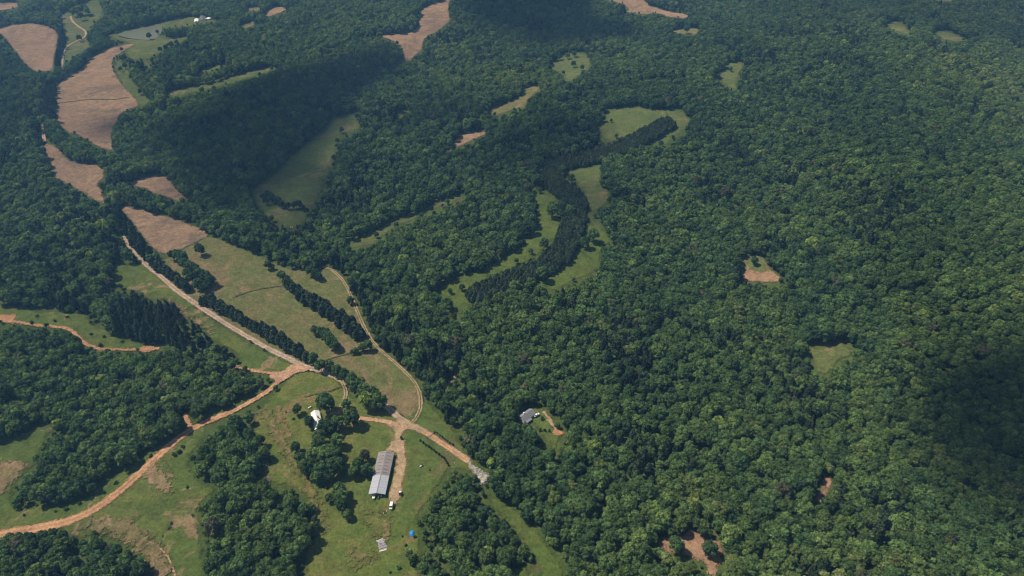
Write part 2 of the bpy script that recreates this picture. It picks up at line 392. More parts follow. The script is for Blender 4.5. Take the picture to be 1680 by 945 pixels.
open_('meadow', 'rough', '-40,488 20,503 63,511 112,513 140,513 150,533 178,541 188,554 236,564 254,569 285,568 270,577 249,578 196,577 158,575 137,570 117,544 81,537 25,532 0,530 -40,530')
open_('meadow', 'bright', '792,797 800,800 812,815 838,832 852,840 865,862 880,866 895,890 905,905 920,925 925,945 935,1000 890,1000 888,935 870,905 858,888 842,868 830,852 815,840 800,826')
open_('meadow', 'bright', '838,930 863,928 872,950 870,1000 838,1000')
open_('meadow', 'lawn', '848,683 868,666 893,670 906,686 914,703 930,712 918,722 910,743 898,735 884,710 872,692 850,690')
# crop fields
for s in ('-20,52 0,47 25,41 51,38 75,42 96,52 93,78 88,95 87,116 72,118 57,118 38,103 18,75 3,55',
          '92,138 127,119 152,95 178,79 218,71 222,74 193,89 183,102 188,119 203,142 221,160 230,173 213,179 196,188 193,200 182,216 185,240 187,249 157,240 132,223 107,216 91,198 94,165',
          '70,235 88,239 102,250 113,265 142,268 171,273 171,296 160,298 168,319 175,335 163,334 137,316 107,301 88,290 83,273 76,255',
          '193,337 228,343 259,352 300,362 343,382 343,388 312,403 287,415 264,417 251,409 228,380 208,354',
          '212,301 234,291 264,286 279,296 292,311 308,328 305,333 289,331 274,323 249,317 239,309 213,305',
          '689,20 699,10 725,3 735,-14 760,-40 790,-40 752,-10 737,0 736,25 742,32 720,51 699,60 692,74 695,80 681,91 674,100 664,103 660,79 641,65 621,60 583,61 583,59 608,58 659,57 684,51 688,30',
          '960,-6 1020,5 1029,13 1033,18 1000,26 990,29 1035,20 1046,24 1084,22 1094,28 1129,31 1129,24 1094,19 1063,8 1051,-6',
          '743,234 755,223 775,217 800,216 795,222 780,228 765,236 745,244',
          '435,20 455,11 475,14 458,22 436,29', '-20,6 33,4 28,14 -20,19'):
    open_('crop_field', 'crop', s)
open_('clearing', 'soil', '1218,421 1241,417 1252,424 1262,438 1266,446 1280,453 1288,463 1262,464 1240,463 1215,462 1219,452 1223,441')
sheet('meadow', P('1219,421 1241,417 1252,424 1262,438 1266,447 1245,448 1224,444'), M['green'])
open_('clearing', 'green', '1314,565 1334,571 1348,571 1355,565 1368,562 1386,565 1404,577 1386,588 1374,596 1364,612 1346,615 1332,607 1336,595 1326,581')
open_('clearing', 'soil', '1072,889 1092,880 1108,886 1122,876 1135,868 1150,879 1162,887 1174,884 1187,893 1184,912 1179,932 1175,958 1161,952 1158,926 1145,920 1125,912 1104,909 1088,903')
open_('clearing', 'soil', '1351,780 1367,780 1364,800 1356,814 1348,828 1333,823 1343,804 1347,793')
# pond
m, nt, out = newmat('pond_water_surface')
p_ = N(nt, 'BsdfPrincipled'); p_.inputs['Base Color'].default_value = (0.105, 0.118, 0.075, 1); p_.inputs['Roughness'].default_value = 0.35; p_.inputs['Specular IOR Level'].default_value = 0.22
b_ = N(nt, 'Bump'); b_.inputs['Strength'].default_value = 0.15; nt.links.new(noise(nt, 0.8, 4), b_.inputs['Height']); nt.links.new(b_.outputs[0], p_.inputs['Normal'])
nt.links.new(p_.outputs[0], out.inputs[0])
def water(px):
    p = chaikin(P(px), 2); w = unproj(p[:, 0], p[:, 1]); z = float(w[:, 2].max()) + 0.25
    c = w.mean(0)
    o = link_mesh('pond_water', [(c[0], c[1], z)] + [(a, b, z) for a, b, _ in w], [(0, i + 1, (i + 1) % len(w) + 1) for i in range(len(w))], m)
    tag(o, kind='structure')
water('190,58 216,50 250,43 267,42 266,53 260,62 244,66 218,65 200,62')
# roads
ribbon('road', '230,425 240,435 262,452 290,478 320,498 355,522 395,547 440,573 480,592 500,603 520,607 545,616 575,633 605,650 636,668 655,687 680,701 705,714 722,727 745,741 768,757', 5.6, M['gravelroad'])
ribbon('road', '203,388 210,403 222,416 231,426', 4.0, M['gravelroad'])
ribbon('road', '73,234 71,215 68,200', 5.0, M['gravelroad'])
ribbon('road', '102,111 103,95 107,78 125,68 140,62 142,52 130,45 118,35 116,27', 4.2, M['gravelroad'])
ribbon('dirt_road', '690,707 712,718 726,729 745,742 768,758', 4.6, M['orange'])
ribbon('dirt_road', '490,602 465,615 445,640 420,655 385,675 345,690 315,705 290,722 265,745 235,772 205,800 170,828 135,848 100,860 50,870 0,880 -60,890', 4.6, M['orange'], w_end=10.5)
ribbon('dirt_road', '385,605 405,606 425,611 445,613 462,613', 3.4, M['orange'])
ribbon('dirt_road', '303,680 308,692 314,704', 4.5, M['orange'])
ribbon('dirt_track', '-40,520 5,527 25,528 60,535 95,537 117,541 130,556 145,568 165,574 200,575 245,574 262,572', 3.6, M['orange'])
sheet('dirt_clearing', P('118,540 132,548 150,563 175,571 172,577 150,575 135,562 120,548'), M['patchsoil'], cell=2)
sheet('dirt_clearing', P('228,570 254,566 258,575 240,580 226,577'), M['orange'], cell=2)
sheet('dirt_clearing', P('-30,516 10,517 30,516 24,524 26,534 0,529 -30,527'), M['orange'], cell=2)
ribbon('driveway', '545,616 560,627 567,638 568,650 565,658 559,668 557,678 549,680 540,681', 3.2, M['track'])
ribbon('driveway', '557,676 561,684 562,692', 2.2, M['track'])
ribbon('driveway', '590,687 605,689 622,691 640,694 655,700 668,704', 4.2, M['pinkdirt'])
sheet('farm_yard', P('648,683 660,686 676,692 697,706 704,713 690,709 673,706 663,708 661,714 662,722 666,740 669,766 662,790 660,812 652,828 643,828 636,820 640,800 646,781 650,756 648,743 630,741 638,732 646,720 648,711 644,703 632,698 634,694 650,697'), M['yard'], cell=2.0, pad=3)
ribbon('track', '530,439 546,444 560,457 572,476 583,503 598,540 610,560 622,574 650,597 680,626 690,648 691,672 680,692 672,698', 3.4, M['track'])
ribbon('track', '752,598 748,620 738,631 727,639', 2.6, M['track'])
ribbon('track', '478,372 481,383 483,390', 3.0, M['track'])
ribbon('track', '90,171 120,167 150,163 185,165 212,160', 2.6, M['ploughline'])
ribbon('track', '385,488 405,480 430,474 462,470', 2.0, M['ploughline'])
ribbon('track', '535,592 552,586 575,580 605,576', 1.8, M['ploughline'])
ribbon('track', '892,676 898,684 905,697 912,706', 3.2, M['yard'])
sheet('dirt_clearing', P('904,710 912,703 921,708 931,714 918,717 905,715'), M['orange'], cell=2)
ribbon('track', '205,892 240,885 270,905 285,930 290,960', 1.6, M['pinkdirt'])
sheet('dirt_clearing', P('478,597 492,600 512,606 504,611 488,612 470,624 458,630 452,626 440,619 446,613 465,611'), M['pinkdirt'], cell=2)
ribbon('track', '432,672 440,690 455,712 468,735 480,755 495,775 508,795 515,820 522,850 520,880', 11.0, M['wornsoft'])
ribbon('track', '446,690 458,712 470,735 480,755 495,775 508,795 515,820', 3.5, M['worn'])
ribbon('track', '455,668 462,690 470,705 476,722', 5.0, M['worn'])
sheet('dirt_patch', P('530,866 537,862 545,864 540,870 532,873'), M['patchsoil'], cell=1.5)
sheet('dirt_patch', P('560,905 590,897 615,905 622,920 600,932 570,930'), M['wornsoft'], cell=2.5)
sheet('dirt_patch', P('597,830 640,832 644,872 640,895 612,885 598,862'), M['wornsoft'], cell=2.5)
sheet('dirt_patch', P('232,770 262,755 285,775 290,805 262,815 240,800'), M['patchsoil'], cell=2.5)
sheet('dirt_patch', P('-20,760 40,755 62,760 25,790 10,815 -20,835'), M['patchsoil'], cell=2.5)
sheet('dirt_patch', P('272,487 300,500 330,520 360,548 350,552 320,530 290,512'), M['patchsoil'], cell=2.5)
ribbon('track', '500,652 515,648 532,645 550,640 562,634', 1.4, M['ploughline'])
sheet('dirt_clearing', P('105,866 150,852 180,845 215,850 245,872 275,900 285,935 290,1000 262,1000 245,940 225,905 190,885 150,876'), M['patchsoil'], cell=3)
sheet('creek_gravel', P('765,756 772,757 778,766 783,770 790,772 803,781 799,789 792,796 785,798 784,790 780,783 774,774 768,764'), M['rocks'], cell=1.5, pad=2)
CLEAR.append(P('424,779 440,777 444,795 428,798')); CLEAR.append(P('765,755 776,757 790,769 806,781 799,792 792,799 783,800 770,766'))

# ------------------------------------------------------------------ trees: meshes
def lobe_crown(lobes, leaf, dens, seed, flat=1.0, core=0.8):
    """leafy clumps: every lobe is a rough core with leaf-sprig faces spread over it; returns verts, faces, clump value per face"""
    r = np.random.default_rng(seed); V, Fc, C = [], [], []
    t = (1 + 5 ** .5) / 2
    ico = np.array([(-1, t, 0), (1, t, 0), (-1, -t, 0), (1, -t, 0), (0, -1, t), (0, 1, t), (0, -1, -t), (0, 1, -t), (t, 0, -1), (t, 0, 1), (-t, 0, -1), (-t, 0, 1)]) / math.hypot(1, t)
    icf = [(0, 11, 5), (0, 5, 1), (0, 1, 7), (0, 7, 10), (0, 10, 11), (1, 5, 9), (5, 11, 4), (11, 10, 2), (10, 7, 6), (7, 1, 8), (3, 9, 4), (3, 4, 2), (3, 2, 6), (3, 6, 8), (3, 8, 9), (4, 9, 5), (2, 4, 11), (6, 2, 10), (8, 6, 7), (9, 8, 1)]
    for (cx, cy, cz, rad) in lobes:
        cl = r.uniform(0, 1); c = np.array((cx, cy, cz)); sq = np.array((1, 1, flat))
        b = len(V); q = ico * rad * core * r.uniform(0.85, 1.1, (12, 1)) * sq + c
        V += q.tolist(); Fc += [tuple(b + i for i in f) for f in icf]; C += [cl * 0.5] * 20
        n = int(dens * rad * rad)
        d = r.normal(size=(n, 3)); d[:, 2] += 0.25; d /= np.linalg.norm(d, axis=1)[:, None]
        pos = c + d * sq * rad * r.uniform(0.78, 1.12, (n, 1))
        nm = d * 0.9 + r.normal(size=(n, 3)) * 0.5; nm /= np.linalg.norm(nm, axis=1)[:, None]
        up = r.normal(size=(n, 3)); u = np.cross(nm, up); u /= np.linalg.norm(u, axis=1)[:, None]; w = np.cross(nm, u)
        s = leaf * r.uniform(0.55, 1.25, (n, 1)); k = r.uniform(0.5, 1.0, (n, 1))
        quad = np.stack([pos - u * s, pos - w * s * k, pos + u * s, pos + w * s * k], 1)
        b = len(V); V += quad.reshape(-1, 3).tolist()
        Fc += [(b + 4 * i, b + 4 * i + 1, b + 4 * i + 2, b + 4 * i + 3) for i in range(n)]
        C += np.clip(cl + r.normal(size=n) * 0.16, 0, 1).tolist()
    return V, Fc, C
def broad_lobes(seed, h=13.5, R=4.6):
    r = np.random.default_rng(seed); L = [(0, 0, h * 0.62, R * 0.60)]
    n = r.integers(13, 19); asx = r.uniform(0.85, 1.15)
    for k in range(n):
        a = k * 2.39996 + r.uniform(-.4, .4); e = math.asin(min(1, (k + 0.4) / n)) * r.uniform(0.85, 1.05) - 0.12
        rr = R * r.uniform(0.60, 0.80); rad = R * r.uniform(0.25, 0.42)
        L.append((math.cos(a) * math.cos(e) * rr * asx, math.sin(a) * math.cos(e) * rr / asx, h * 0.56 + math.sin(e) * h * 0.32 * r.uniform(0.85, 1.12), rad))
    for k in range(4):
        a = r.uniform(0, 6.28); L.append((math.cos(a) * R * 0.66, math.sin(a) * R * 0.66, h * r.uniform(0.36, 0.46), R * 0.30))
    return L
def pine_lobes(seed, h=14.0, R=2.9):
    r = np.random.default_rng(seed); L = []
    for k in range(8):
        f = k / 7.0; z = h * (0.26 + 0.70 * f); rr = R * (1 - f ** 2.2) ** 0.75
        n = max(1, int(6 * (1 - f * f) + 1))
        for i in range(n):
            a = 6.283 * i / n + k * 0.9 + r.uniform(-.3, .3)
            L.append((math.cos(a) * rr * 0.62, math.sin(a) * rr * 0.62, z + r.uniform(-.5, .5), R * r.uniform(.34, .46) * (1 - 0.42 * f)))
    return L
def shrub_lobes(seed, h=2.4, R=1.5):
    r = np.random.default_rng(seed)
    return [(r.uniform(-.55, .55) * R, r.uniform(-.55, .55) * R, h * r.uniform(0.35, 0.72), R * r.uniform(0.38, 0.55)) for _ in range(6)]
def sapling_lobes(seed, h=3.4, R=0.95):
    r = np.random.default_rng(seed)
    return [(r.uniform(-.2, .2), r.uniform(-.2, .2), 0.7 + k * 0.55, R * (1 - k * 0.16)) for k in range(5)]
def trunk_mesh(h, r0, seed, limbs=5):
    r = random.Random(seed); b = MB(); pts = [Vector((0, 0, -0.6))]
    for k in range(1, 5): pts.append(Vector((r.uniform(-.25, .25), r.uniform(-.25, .25), h * 0.62 * k / 4)))
    for k in range(4): b.tube(pts[k], pts[k + 1], r0 * (1 - k * 0.2), r0 * (0.8 - k * 0.2), 7)
    for k in range(limbs):
        a = 6.283 * k / limbs + r.uniform(-.4, .4); s = pts[2 + k % 3]
        e = s + Vector((math.cos(a) * h * .17, math.sin(a) * h * .17, h * r.uniform(.12, .24)))
        b.tube(s, e, r0 * .38, r0 * .12, 5)
    return b.v, b.f
def make_mesh(name, V, Fc, mat, clump=None):
    me = bpy.data.meshes.new(name); me.from_pydata(V, [], Fc); me.materials.append(mat)
    if clump is not None:
        a = me.attributes.new('clump', 'FLOAT', 'FACE'); a.data.foreach_set('value', np.array(clump, np.float32))
    me.update(); return me
def joined(name, cr, tr, mats):
    V, Fc, C = cr; n = len(V)
    me = bpy.data.meshes.new(name); me.from_pydata(list(V) + list(tr[0]), [], list(Fc) + [tuple(n + i for i in f) for f in tr[1]])
    for m_ in mats: me.materials.append(m_)
    me.polygons.foreach_set('material_index', [0] * len(Fc) + [1] * len(tr[1]))
    a = me.attributes.new('clump', 'FLOAT', 'FACE'); a.data.foreach_set('value', np.array(list(C) + [.5] * len(tr[1]), np.float32))
    me.update(); return me
KIND = {}
def kind(key, n, lobes, mat, h, R, leaf, dens, tr, flat=1.0, limbs=5):
    ks = []
    for k in range(n):
        cr = lobe_crown(lobes(100 + 17 * k + len(key)), leaf, dens, 50 + k, flat); t_ = trunk_mesh(h, tr, k, limbs)
        ks.append(dict(crown=make_mesh(key + '_crown', *cr[:2], M[mat], cr[2]), trunk=make_mesh(key + '_trunk', *t_, M['bark']), joined=joined(key, cr, t_, (M[mat], M['bark']))))
    KIND[key] = dict(v=ks, h=h, R=R)
kind('broadleaf_tree', 9, broad_lobes, 'broad', 13.5, 4.6, 0.56, 32, 0.32)
kind('pine_tree', 7, pine_lobes, 'pine', 14.0, 2.9, 0.50, 48, 0.22, 0.85, 3)
kind('shrub', 4, shrub_lobes, 'shrub', 2.4, 1.5, 0.28, 90, 0.06)
kind('sapling', 3, sapling_lobes, 'shrub', 3.4, 0.95, 0.24, 90, 0.06, 1.0, 3)

# ------------------------------------------------------------------ trees: where they stand
TR = []   # x, y, z, scale, zscale, rot, tint, kind, tag
def tint_for(x, y, k):
    n = vnoise(x, y, 55, 4, 8) * 0.5 + vnoise(x, y, 170, 2, 6) * 0.5
    t = 0.40 + 0.22 * n + rng.normal() * 0.17
    if k == 'broadleaf_tree':
        u = rng.random()
        if u < 0.022: return 0.92 + rng.random() * 0.02
        if u < 0.055: return 0.955 + rng.random() * 0.045
    return float(np.clip(t, 0.0, 0.88))
def put(k, x, y, s, sz=None, tint=None, note=None, z=None):
    TR.append([x, y, float(hgt(x, y)) if z is None else z, s, sz or s * rng.uniform(0.92, 1.08), rng.uniform(0, 6.283), tint_for(x, y, k) if tint is None else tint, k, note])
def at_crown(k, px, py, r_px, note=None, tint=None, hz=1.0):
    """a tree whose crown centre shows at a pixel with a given radius there"""
    K = KIND[k]
    w = unproj(px, py, 6.0); dep = proj(w[0], w[1], w[2] + 6)[2]
    s = r_px / F * float(dep) / K['R']
    w = unproj(px, py, 0.58 * K['h'] * s * hz)
    put(k, float(w[0]), float(w[1]), s, s * hz, tint, note)

B, PN, SH, SA = 'broadleaf_tree', 'pine_tree', 'shrub', 'sapling'
for a in [(B, 533, 659, 15, 'large dark tree north of the white-roofed farmhouse', .15), (B, 507, 691, 8.5, 'narrow dark tree against the left side of the white roof', .12),
          (B, 531, 698, 10.5, 'dark tree leaning over the right side of the white roof', .05), (B, 541, 701, 11.5, 'dark tree close to the farmhouse on its yard side', .05),
          (B, 554, 692, 11.5, 'rounded green tree between the white roof and the dirt turnaround', .4),
          (B, 577, 684, 13.5, 'round tree beside the start of the barn drive', .3), (B, 568, 662, 7.5, 'small tree beside the bend of the curved drive', .3), (B, 487, 671, 7.5, 'lone dark tree in the grass left of the white-roofed farmhouse', .1),
          (B, 524, 717, 11, 'tree just below the white-roofed farmhouse', .45),
          (B, 432, 743, 10.5, 'lone rounded tree casting a round shadow on yellow grass', .72), (B, 425, 723, 9, 'tree at the wood corner above the lone rounded tree', .45),
          (B, 484, 733, 8, 'small tree at the upper left tip of the central tree clump', .1), (B, 554, 721, 11, 'pale open-crowned tree above the central clump', .6),
          (B, 669, 906, 7.5, 'pale straggly tree in the grass below the blue tarp', .86), (B, 676, 915, 6, 'small bush-like tree under the pale straggly tree', .5),
          (B, 1110, 893, 13, 'lone tree on the left of the bare brown clearing', .2), (B, 1166, 899, 12.5, 'lone tree on the right of the bare brown clearing', .1), (B, 1238, 427, 6, 'single upright tree standing in the tan forest clearing', .1),
          (B, 244, 58, 4.0, 'larger tree standing in the pond shallows', .1), (B, 258, 52, 2.8, 'smaller tree standing in the pond shallows', .1),
          (B, 941, 104, 4, 'larger lone tree in the small far pasture', .1), (B, 955, 110, 3.5, 'smaller lone tree in the small far pasture', .1),
          (B, 327, 408, 8, 'lone tree at the lower tip of the brown crop field', .1), (B, 622, 557, 8, 'rounded dark tree on the outer side of the curving track', .1), (B, 575, 492, 6, 'single tree beside the track above the pine hedge', .3),
          (B, 548, 270, 4, 'lone tree at the edge of the shaded meadow', .1), (B, 1127, 47, 5, 'dark tree in the small far tan clearing', .1)]:
    at_crown(*a[:4], note=a[4], tint=a[5])
def cluster(k, pts, note, tint=None, jit=1.0, hz=1.0):
    for q in pts.split():
        x, y, r = (float(c) for c in q.split(','))
        at_crown(k, x + rng.uniform(-jit, jit), y + rng.uniform(-jit, jit), r, note, tint, hz)
cluster(B, '492,752,10 500,764,10 524,728,12 530,742,12 512,745,11 506,766,13 527,771,14 545,752,13 552,763,14 540,738,11 518,782,10 540,779,11 552,741,9', 'tree in the big clump between farmhouse and barn')
cluster(B, '598,747,9 588,763,11 600,768,10 580,774,9', 'tree in the small group against the left side of the barn')
cluster(B, '539,817,7 558,800,10 562,812,11 560,827,10 570,843,8 549,811,8', 'tree in the narrow clump left of the open barn end')
cluster(B, '512,588,9 526,598,9 540,600,9 553,607,9 566,615,10 578,622,11 583,634,10 596,641,12 601,655,13 611,646,11 622,656,13 614,662,10 591,629,9', 'tree in the leafy hedgerow along the gravel road')
cluster(PN, '421,534,7 428,539,7 436,541,8 443,547,8 450,549,8 457,556,8 464,558,8 471,565,8 478,567,8 486,573,8 493,578,7 431,533,6 447,541,7 461,551,7 476,560,7 490,569,7 500,584,7', 'dark pine in the hedgerow along the gravel road', jit=2, hz=.66)
cluster(PN, '468,462,6 475,467,7 482,470,7 489,475,7 496,479,7 503,483,7 510,487,8 517,490,8 524,495,8 531,499,8 538,504,8 545,509,8 552,515,8 559,520,8 566,524,8 573,530,8 580,535,8 588,540,8 594,546,7 585,549,7 500,489,7 514,497,7 528,506,7 541,515,7 555,524,7 567,533,7 577,543,7 487,482,6 536,497,7 562,514,7 576,524,7', 'dark pine in the diagonal row across the dry meadow', jit=2, hz=.66)
cluster(B, '517,541,7 526,543,8 534,546,8 538,553,9 543,559,9 549,565,8', 'tree in the small island clump in the dry meadow', .15)
cluster(B, '584,574,5 593,571,6 603,566,8 578,577,4', 'tree in the low clump beside the curving track', .3)
cluster(PN, '330,492,6 337,490,7 345,492,7 352,497,7 359,500,8 367,505,7 374,508,7 382,512,7 389,516,7 396,521,7 404,526,7 412,531,7 349,488,6 363,497,6 378,507,6 393,514,6', 'dark pine along the field side of the gravel road', jit=2, hz=.66)
cluster(PN, '250,429,6 257,434,7 264,438,7 271,444,7 278,448,7 285,453,7 292,459,7 299,463,7 306,468,7 260,429,6 274,439,6 288,450,6', 'dark pine beside the upper gravel road', jit=2, hz=.66)
cluster(B, '283,418,7 291,417,8 299,421,9 300,431,8 310,437,9 318,440,8 327,449,9 337,454,9 346,459,8 313,456,8 324,465,8 333,471,7 341,466,7 305,446,7', 'tree in the grove below the brown crop field', .12)
cluster(B, '439,434,6 446,437,4 462,452,7 470,458,6 475,464,6', 'tree at the upper edge of the dry meadow', .1)
cluster(B, '509,444,7 517,447,7 522,452,6 514,438,6', 'tree in the dark pair between dry meadow and wood', .1)
cluster(B, '843,293,6 852,290,6 872,289,9 880,296,9 862,300,6', 'tree in the bright grass beside the curved pine strip')
cluster(B, '935,345,8 905,345,9 893,398,8 890,448,10 975,385,9 960,395,8', 'tree beside the curved pine strip')
cluster(B, '120,20,5 128,15,6 138,13,6 131,25,5 143,18,5', 'tree in the small far grove by the upper farm lane')
cluster(B, '1010,72,5 917,92,4 932,90,4 942,87,4 968,90,5 988,95,4', 'tree at the edge of the far pasture')
cluster(B, '432,322,5 440,318,6 447,324,6 455,328,6 462,333,5 472,336,5 481,337,5 490,334,6 497,340,4 436,330,5 503,345,5', 'tree in the dark grove standing in the shaded meadow', .1)
cluster(B, '560,213,4 596,205,4 548,258,4 556,252,3 585,190,4 1003,197,2.5 1012,222,3 958,118,3 925,118,3 230,150,3.5 205,106,4 198,112,3.5 215,125,3.5 222,134,3.5 240,110,3 425,122,3 350,143,3.5 330,147,4 280,72,4 272,78,4 290,68,3.5 262,80,3.5 130,62,4 120,95,3 885,312,4 905,335,4 938,290,4 988,300,5 758,470,5 738,478,4 848,428,4 870,412,4 690,352,4 650,368,4 618,385,4 735,330,4 1085,235,4 1200,112,3 845,180,3 812,186,3', 'small lone tree scattered in a far upland meadow', .2)
cluster(SH, '481,688,3 491,686,2.5 470,677,2 527,794,6 519,790,4 631,840,2.6 705,772,2 890,686,4 535,800,4 575,845,4 612,860,1.5 444,755,2.5 277,866,3 282,858,2.5 306,800,3 316,845,3 285,745,5 294,740,5 300,733,4 282,860,2 268,880,2 660,880,2.5 665,893,3 680,880,3.5 674,926,6 655,930,4 640,940,3', 'green shrub in the open farm grass')
cluster(SH, '60,828,3 90,838,3 110,835,4 130,826,4 150,816,4 170,808,4 190,792,4 210,775,4 232,760,4 245,748,4 40,845,3', 'low green shrub on the bank above the orange dirt road')
cluster(SH, '150,548,3 165,566,4 110,520,3 90,525,3 60,518,3 50,530,4 75,533,4 200,560,3 225,572,3 170,552,3', 'green shrub beside the orange dirt track')
cluster(SH, '887,705,2.4 894,705,2.4 901,706,2.4', 'upright dark bush in the row at the lawn end below the grey house', .05, .2, 2.2)
cluster(SA, '713.3,708.3,1.6 717.8,710.2,1.5 721.6,713.3,1.6 726,716.5,1.8 729.9,719.7,1.6 733.7,722.9,1.6 738.1,726,1.8 743.2,728.6,1.9', 'young evergreen in the planted row on the wood side of the drive', .1, .3)
cluster(SA, '689.5,721.8,1.9 694.6,725.6,2.0 698.8,729.4,2.0 703.5,731.9,2.0 708.1,734.9,2.0 711.9,737.8,2.0 715.7,740.8,2.0 720.4,744.2,2.0 724.6,748,2.0 728.9,751,2.0 731.2,754.6,1.9 733.7,758.4,1.9 736,762,1.9', 'young evergreen in the planted row on the barn side of the drive', .1, .3)
n_expl = len(TR)

# curved pine plantation and other pine stands
PSTRIP = chaikin(P('1092,199 1070,212 1050,224 1025,236 985,250 945,260 912,266 898,275 900,290 918,304 938,316 947,334 942,358 936,380 928,402 913,420 890,434 860,446 830,458 805,468 788,477'), 2, False)
strip_w = unproj(PSTRIP[:, 0], PSTRIP[:, 1], 7.0)[:, :2]
def dline(pt, line):
    d = np.full(len(pt), 1e9)
    for a, b in zip(line[:-1], line[1:]):
        ab = b - a; t = np.clip(((pt - a) @ ab) / max(1e-9, ab @ ab), 0, 1)
        d = np.minimum(d, np.hypot(*(pt - (a + t[:, None] * ab)).T))
    return d
PINES = [P(s) for s in ('180,500 240,490 280,488 300,512 330,530 352,556 352,576 330,582 240,562 185,550', '180,335 200,343 225,380 258,418 225,420 205,390 195,370',
                        '70,130 92,137 90,165 90,198 66,198 68,160', '93,40 108,55 112,78 104,110 90,112 92,78 98,52', '395,575 370,590 350,575')]
def strip_points():
    lo, hi = strip_w.min(0) - 20, strip_w.max(0) + 20
    g = np.stack(np.meshgrid(np.arange(lo[0], hi[0], 3.6), np.arange(lo[1], hi[1], 3.6)), -1).reshape(-1, 2)
    g = g + rng.uniform(-1.2, 1.2, g.shape)
    return g[dline(g, strip_w) < 12.5]
for x, y in strip_points(): put(PN, x, y, rng.uniform(0.82, 1.1), rng.uniform(.54, .68), note='dark pine of the curved planted strip', tint=float(np.clip(rng.normal(.6, .22), 0, 1)))

# the woods
MARG = 420
Wd, Hd = 1680 + 2 * MARG, 945 + 2 * MARG
mask = np.zeros((Hd, Wd), bool)
def raster(p):
    q = p + MARG
    x0, y0 = np.floor(q.min(0)).astype(int).clip(0); x1, y1 = np.ceil(q.max(0)).astype(int) + 1
    x1, y1 = min(x1, Wd), min(y1, Hd)
    X, Y = np.meshgrid(np.arange(x0, x1), np.arange(y0, y1))
    mask[y0:y1, x0:x1] |= inside(np.stack([X.ravel(), Y.ravel()], -1).astype(float) + 0.0, q).reshape(X.shape)
for p in CLEAR: raster(p)
def line_mask(s, r):
    p = chaikin(P(s), 2, False)
    for (a, b) in zip(p[:-1], p[1:]):
        n = max(1, int(np.hypot(*(b - a))))
        for k in range(n + 1):
            u, v = a + (b - a) * k / n + MARG
            X, Y = int(u), int(v); rr = int(math.ceil(r)); mask[max(0, Y - rr):Y + rr + 1, max(0, X - rr):X + rr + 1] = True
line_mask('490,602 465,615 445,640 420,655 385,675 345,690 315,705 290,722 265,745', 5)
line_mask('203,388 210,403 222,416 231,426', 2)
line_mask('73,234 71,215 68,200', 2)
line_mask('752,598 748,620 738,631 727,639', 1)
line_mask('530,439 546,444 560,457 572,476 583,503 598,540 610,560 622,574 650,597 680,626 690,648 691,672 680,692', 4)
line_mask('303,680 308,692 314,704', 3)
line_mask('102,111 103,95', 2)
def is_clear(u, v):
    X, Y = np.round(u).astype(int) + MARG, np.round(v).astype(int) + MARG
    ok = (X >= 0) & (X < Wd) & (Y >= 0) & (Y < Hd)
    r = np.zeros(len(u), bool); r[ok] = mask[Y[ok], X[ok]]; return r
SP_ = 6.5
gx, gy = np.meshgrid(np.arange(-1750, 1750, SP_), np.arange(60, 2250, SP_ * 0.87))
gx[1::2] += SP_ / 2
pt = np.stack([gx.ravel(), gy.ravel()], -1); pt = pt + rng.uniform(-2.2, 2.2, pt.shape)
z0 = hgt(pt[:, 0], pt[:, 1])
u0, v0, dep = proj(pt[:, 0], pt[:, 1], z0)
keep = (u0 > -260) & (u0 < 1940) & (v0 < 1250) & (v0 > -330)
pt, z0, u0, v0, dep = pt[keep], z0[keep], u0[keep], v0[keep], dep[keep]
sc = np.clip(rng.normal(0.98, 0.22, len(pt)), 0.5, 1.5) * (0.94 + 0.16 * vnoise(pt[:, 0], pt[:, 1], 90, 5, 5))
ispine = np.zeros(len(pt), bool)
uc, vc, _ = proj(pt[:, 0], pt[:, 1], z0 + 8)
for p in PINES: ispine |= inside(np.stack([uc, vc], -1), p)
ispine |= ~((vc > 690) & (uc > 640) & (uc < 1000)) & (vnoise(pt[:, 0], pt[:, 1], 45, 9, 2) > 0.45) & (rng.random(len(pt)) < 0.45)
bad = is_clear(u0, v0)
hh = np.where(ispine, 13.0, 12.9) * sc
for fz, fx in ((1.04, 0), (0.86, -0.65), (0.86, 0.65), (0.6, -0.95), (0.6, 0.95), (0.3, 0), (0.7, 0)):
    R_ = np.where(ispine, 2.6, 4.3) * sc
    a, b, _ = proj(pt[:, 0] + fx * R_, pt[:, 1], z0 + fz * hh); bad |= is_clear(a, b)
edge = bad & ~is_clear(u0, v0) & (rng.random(len(pt)) < .75)
sc = np.where(edge, sc * rng.uniform(.3, .52, len(pt)), sc); bad &= ~edge
a, b, _ = proj(pt[:, 0], pt[:, 1], z0 + 14.0 * sc)
bad |= edge & is_clear(a, b) & (rng.random(len(pt)) < .85)
bad |= dline(pt, strip_w) < 15.5
ex = np.array([[t[0], t[1], KIND[t[7]]['R'] * t[3]] for t in TR])
near = np.full(len(pt), False)
for x, y, r in ex[:n_expl]:
    near |= np.hypot(pt[:, 0] - x, pt[:, 1] - y) < r * 0.55 + 2.2
bad |= near
pt, sc, ispine = pt[~bad], sc[~bad], ispine[~bad]
LIME = P('80,352 120,345 175,352 178,372 140,385 95,378')
z0 = hgt(pt[:, 0], pt[:, 1]); uc, vc, _ = proj(pt[:, 0], pt[:, 1], z0 + 10)
lime = inside(np.stack([uc, vc], -1), LIME) & (rng.random(len(pt)) < .55)
tn = 0.5 * vnoise(pt[:, 0], pt[:, 1], 55, 4, 8) + 0.5 * vnoise(pt[:, 0], pt[:, 1], 170, 2, 6)
tn = tn + 0.5 * vnoise(pt[:, 0], pt[:, 1], 420, 5, 3); tt = np.clip(0.44 + 0.34 * tn + rng.normal(size=len(pt)) * 0.15, 0, 0.88); un = rng.random(len(pt))
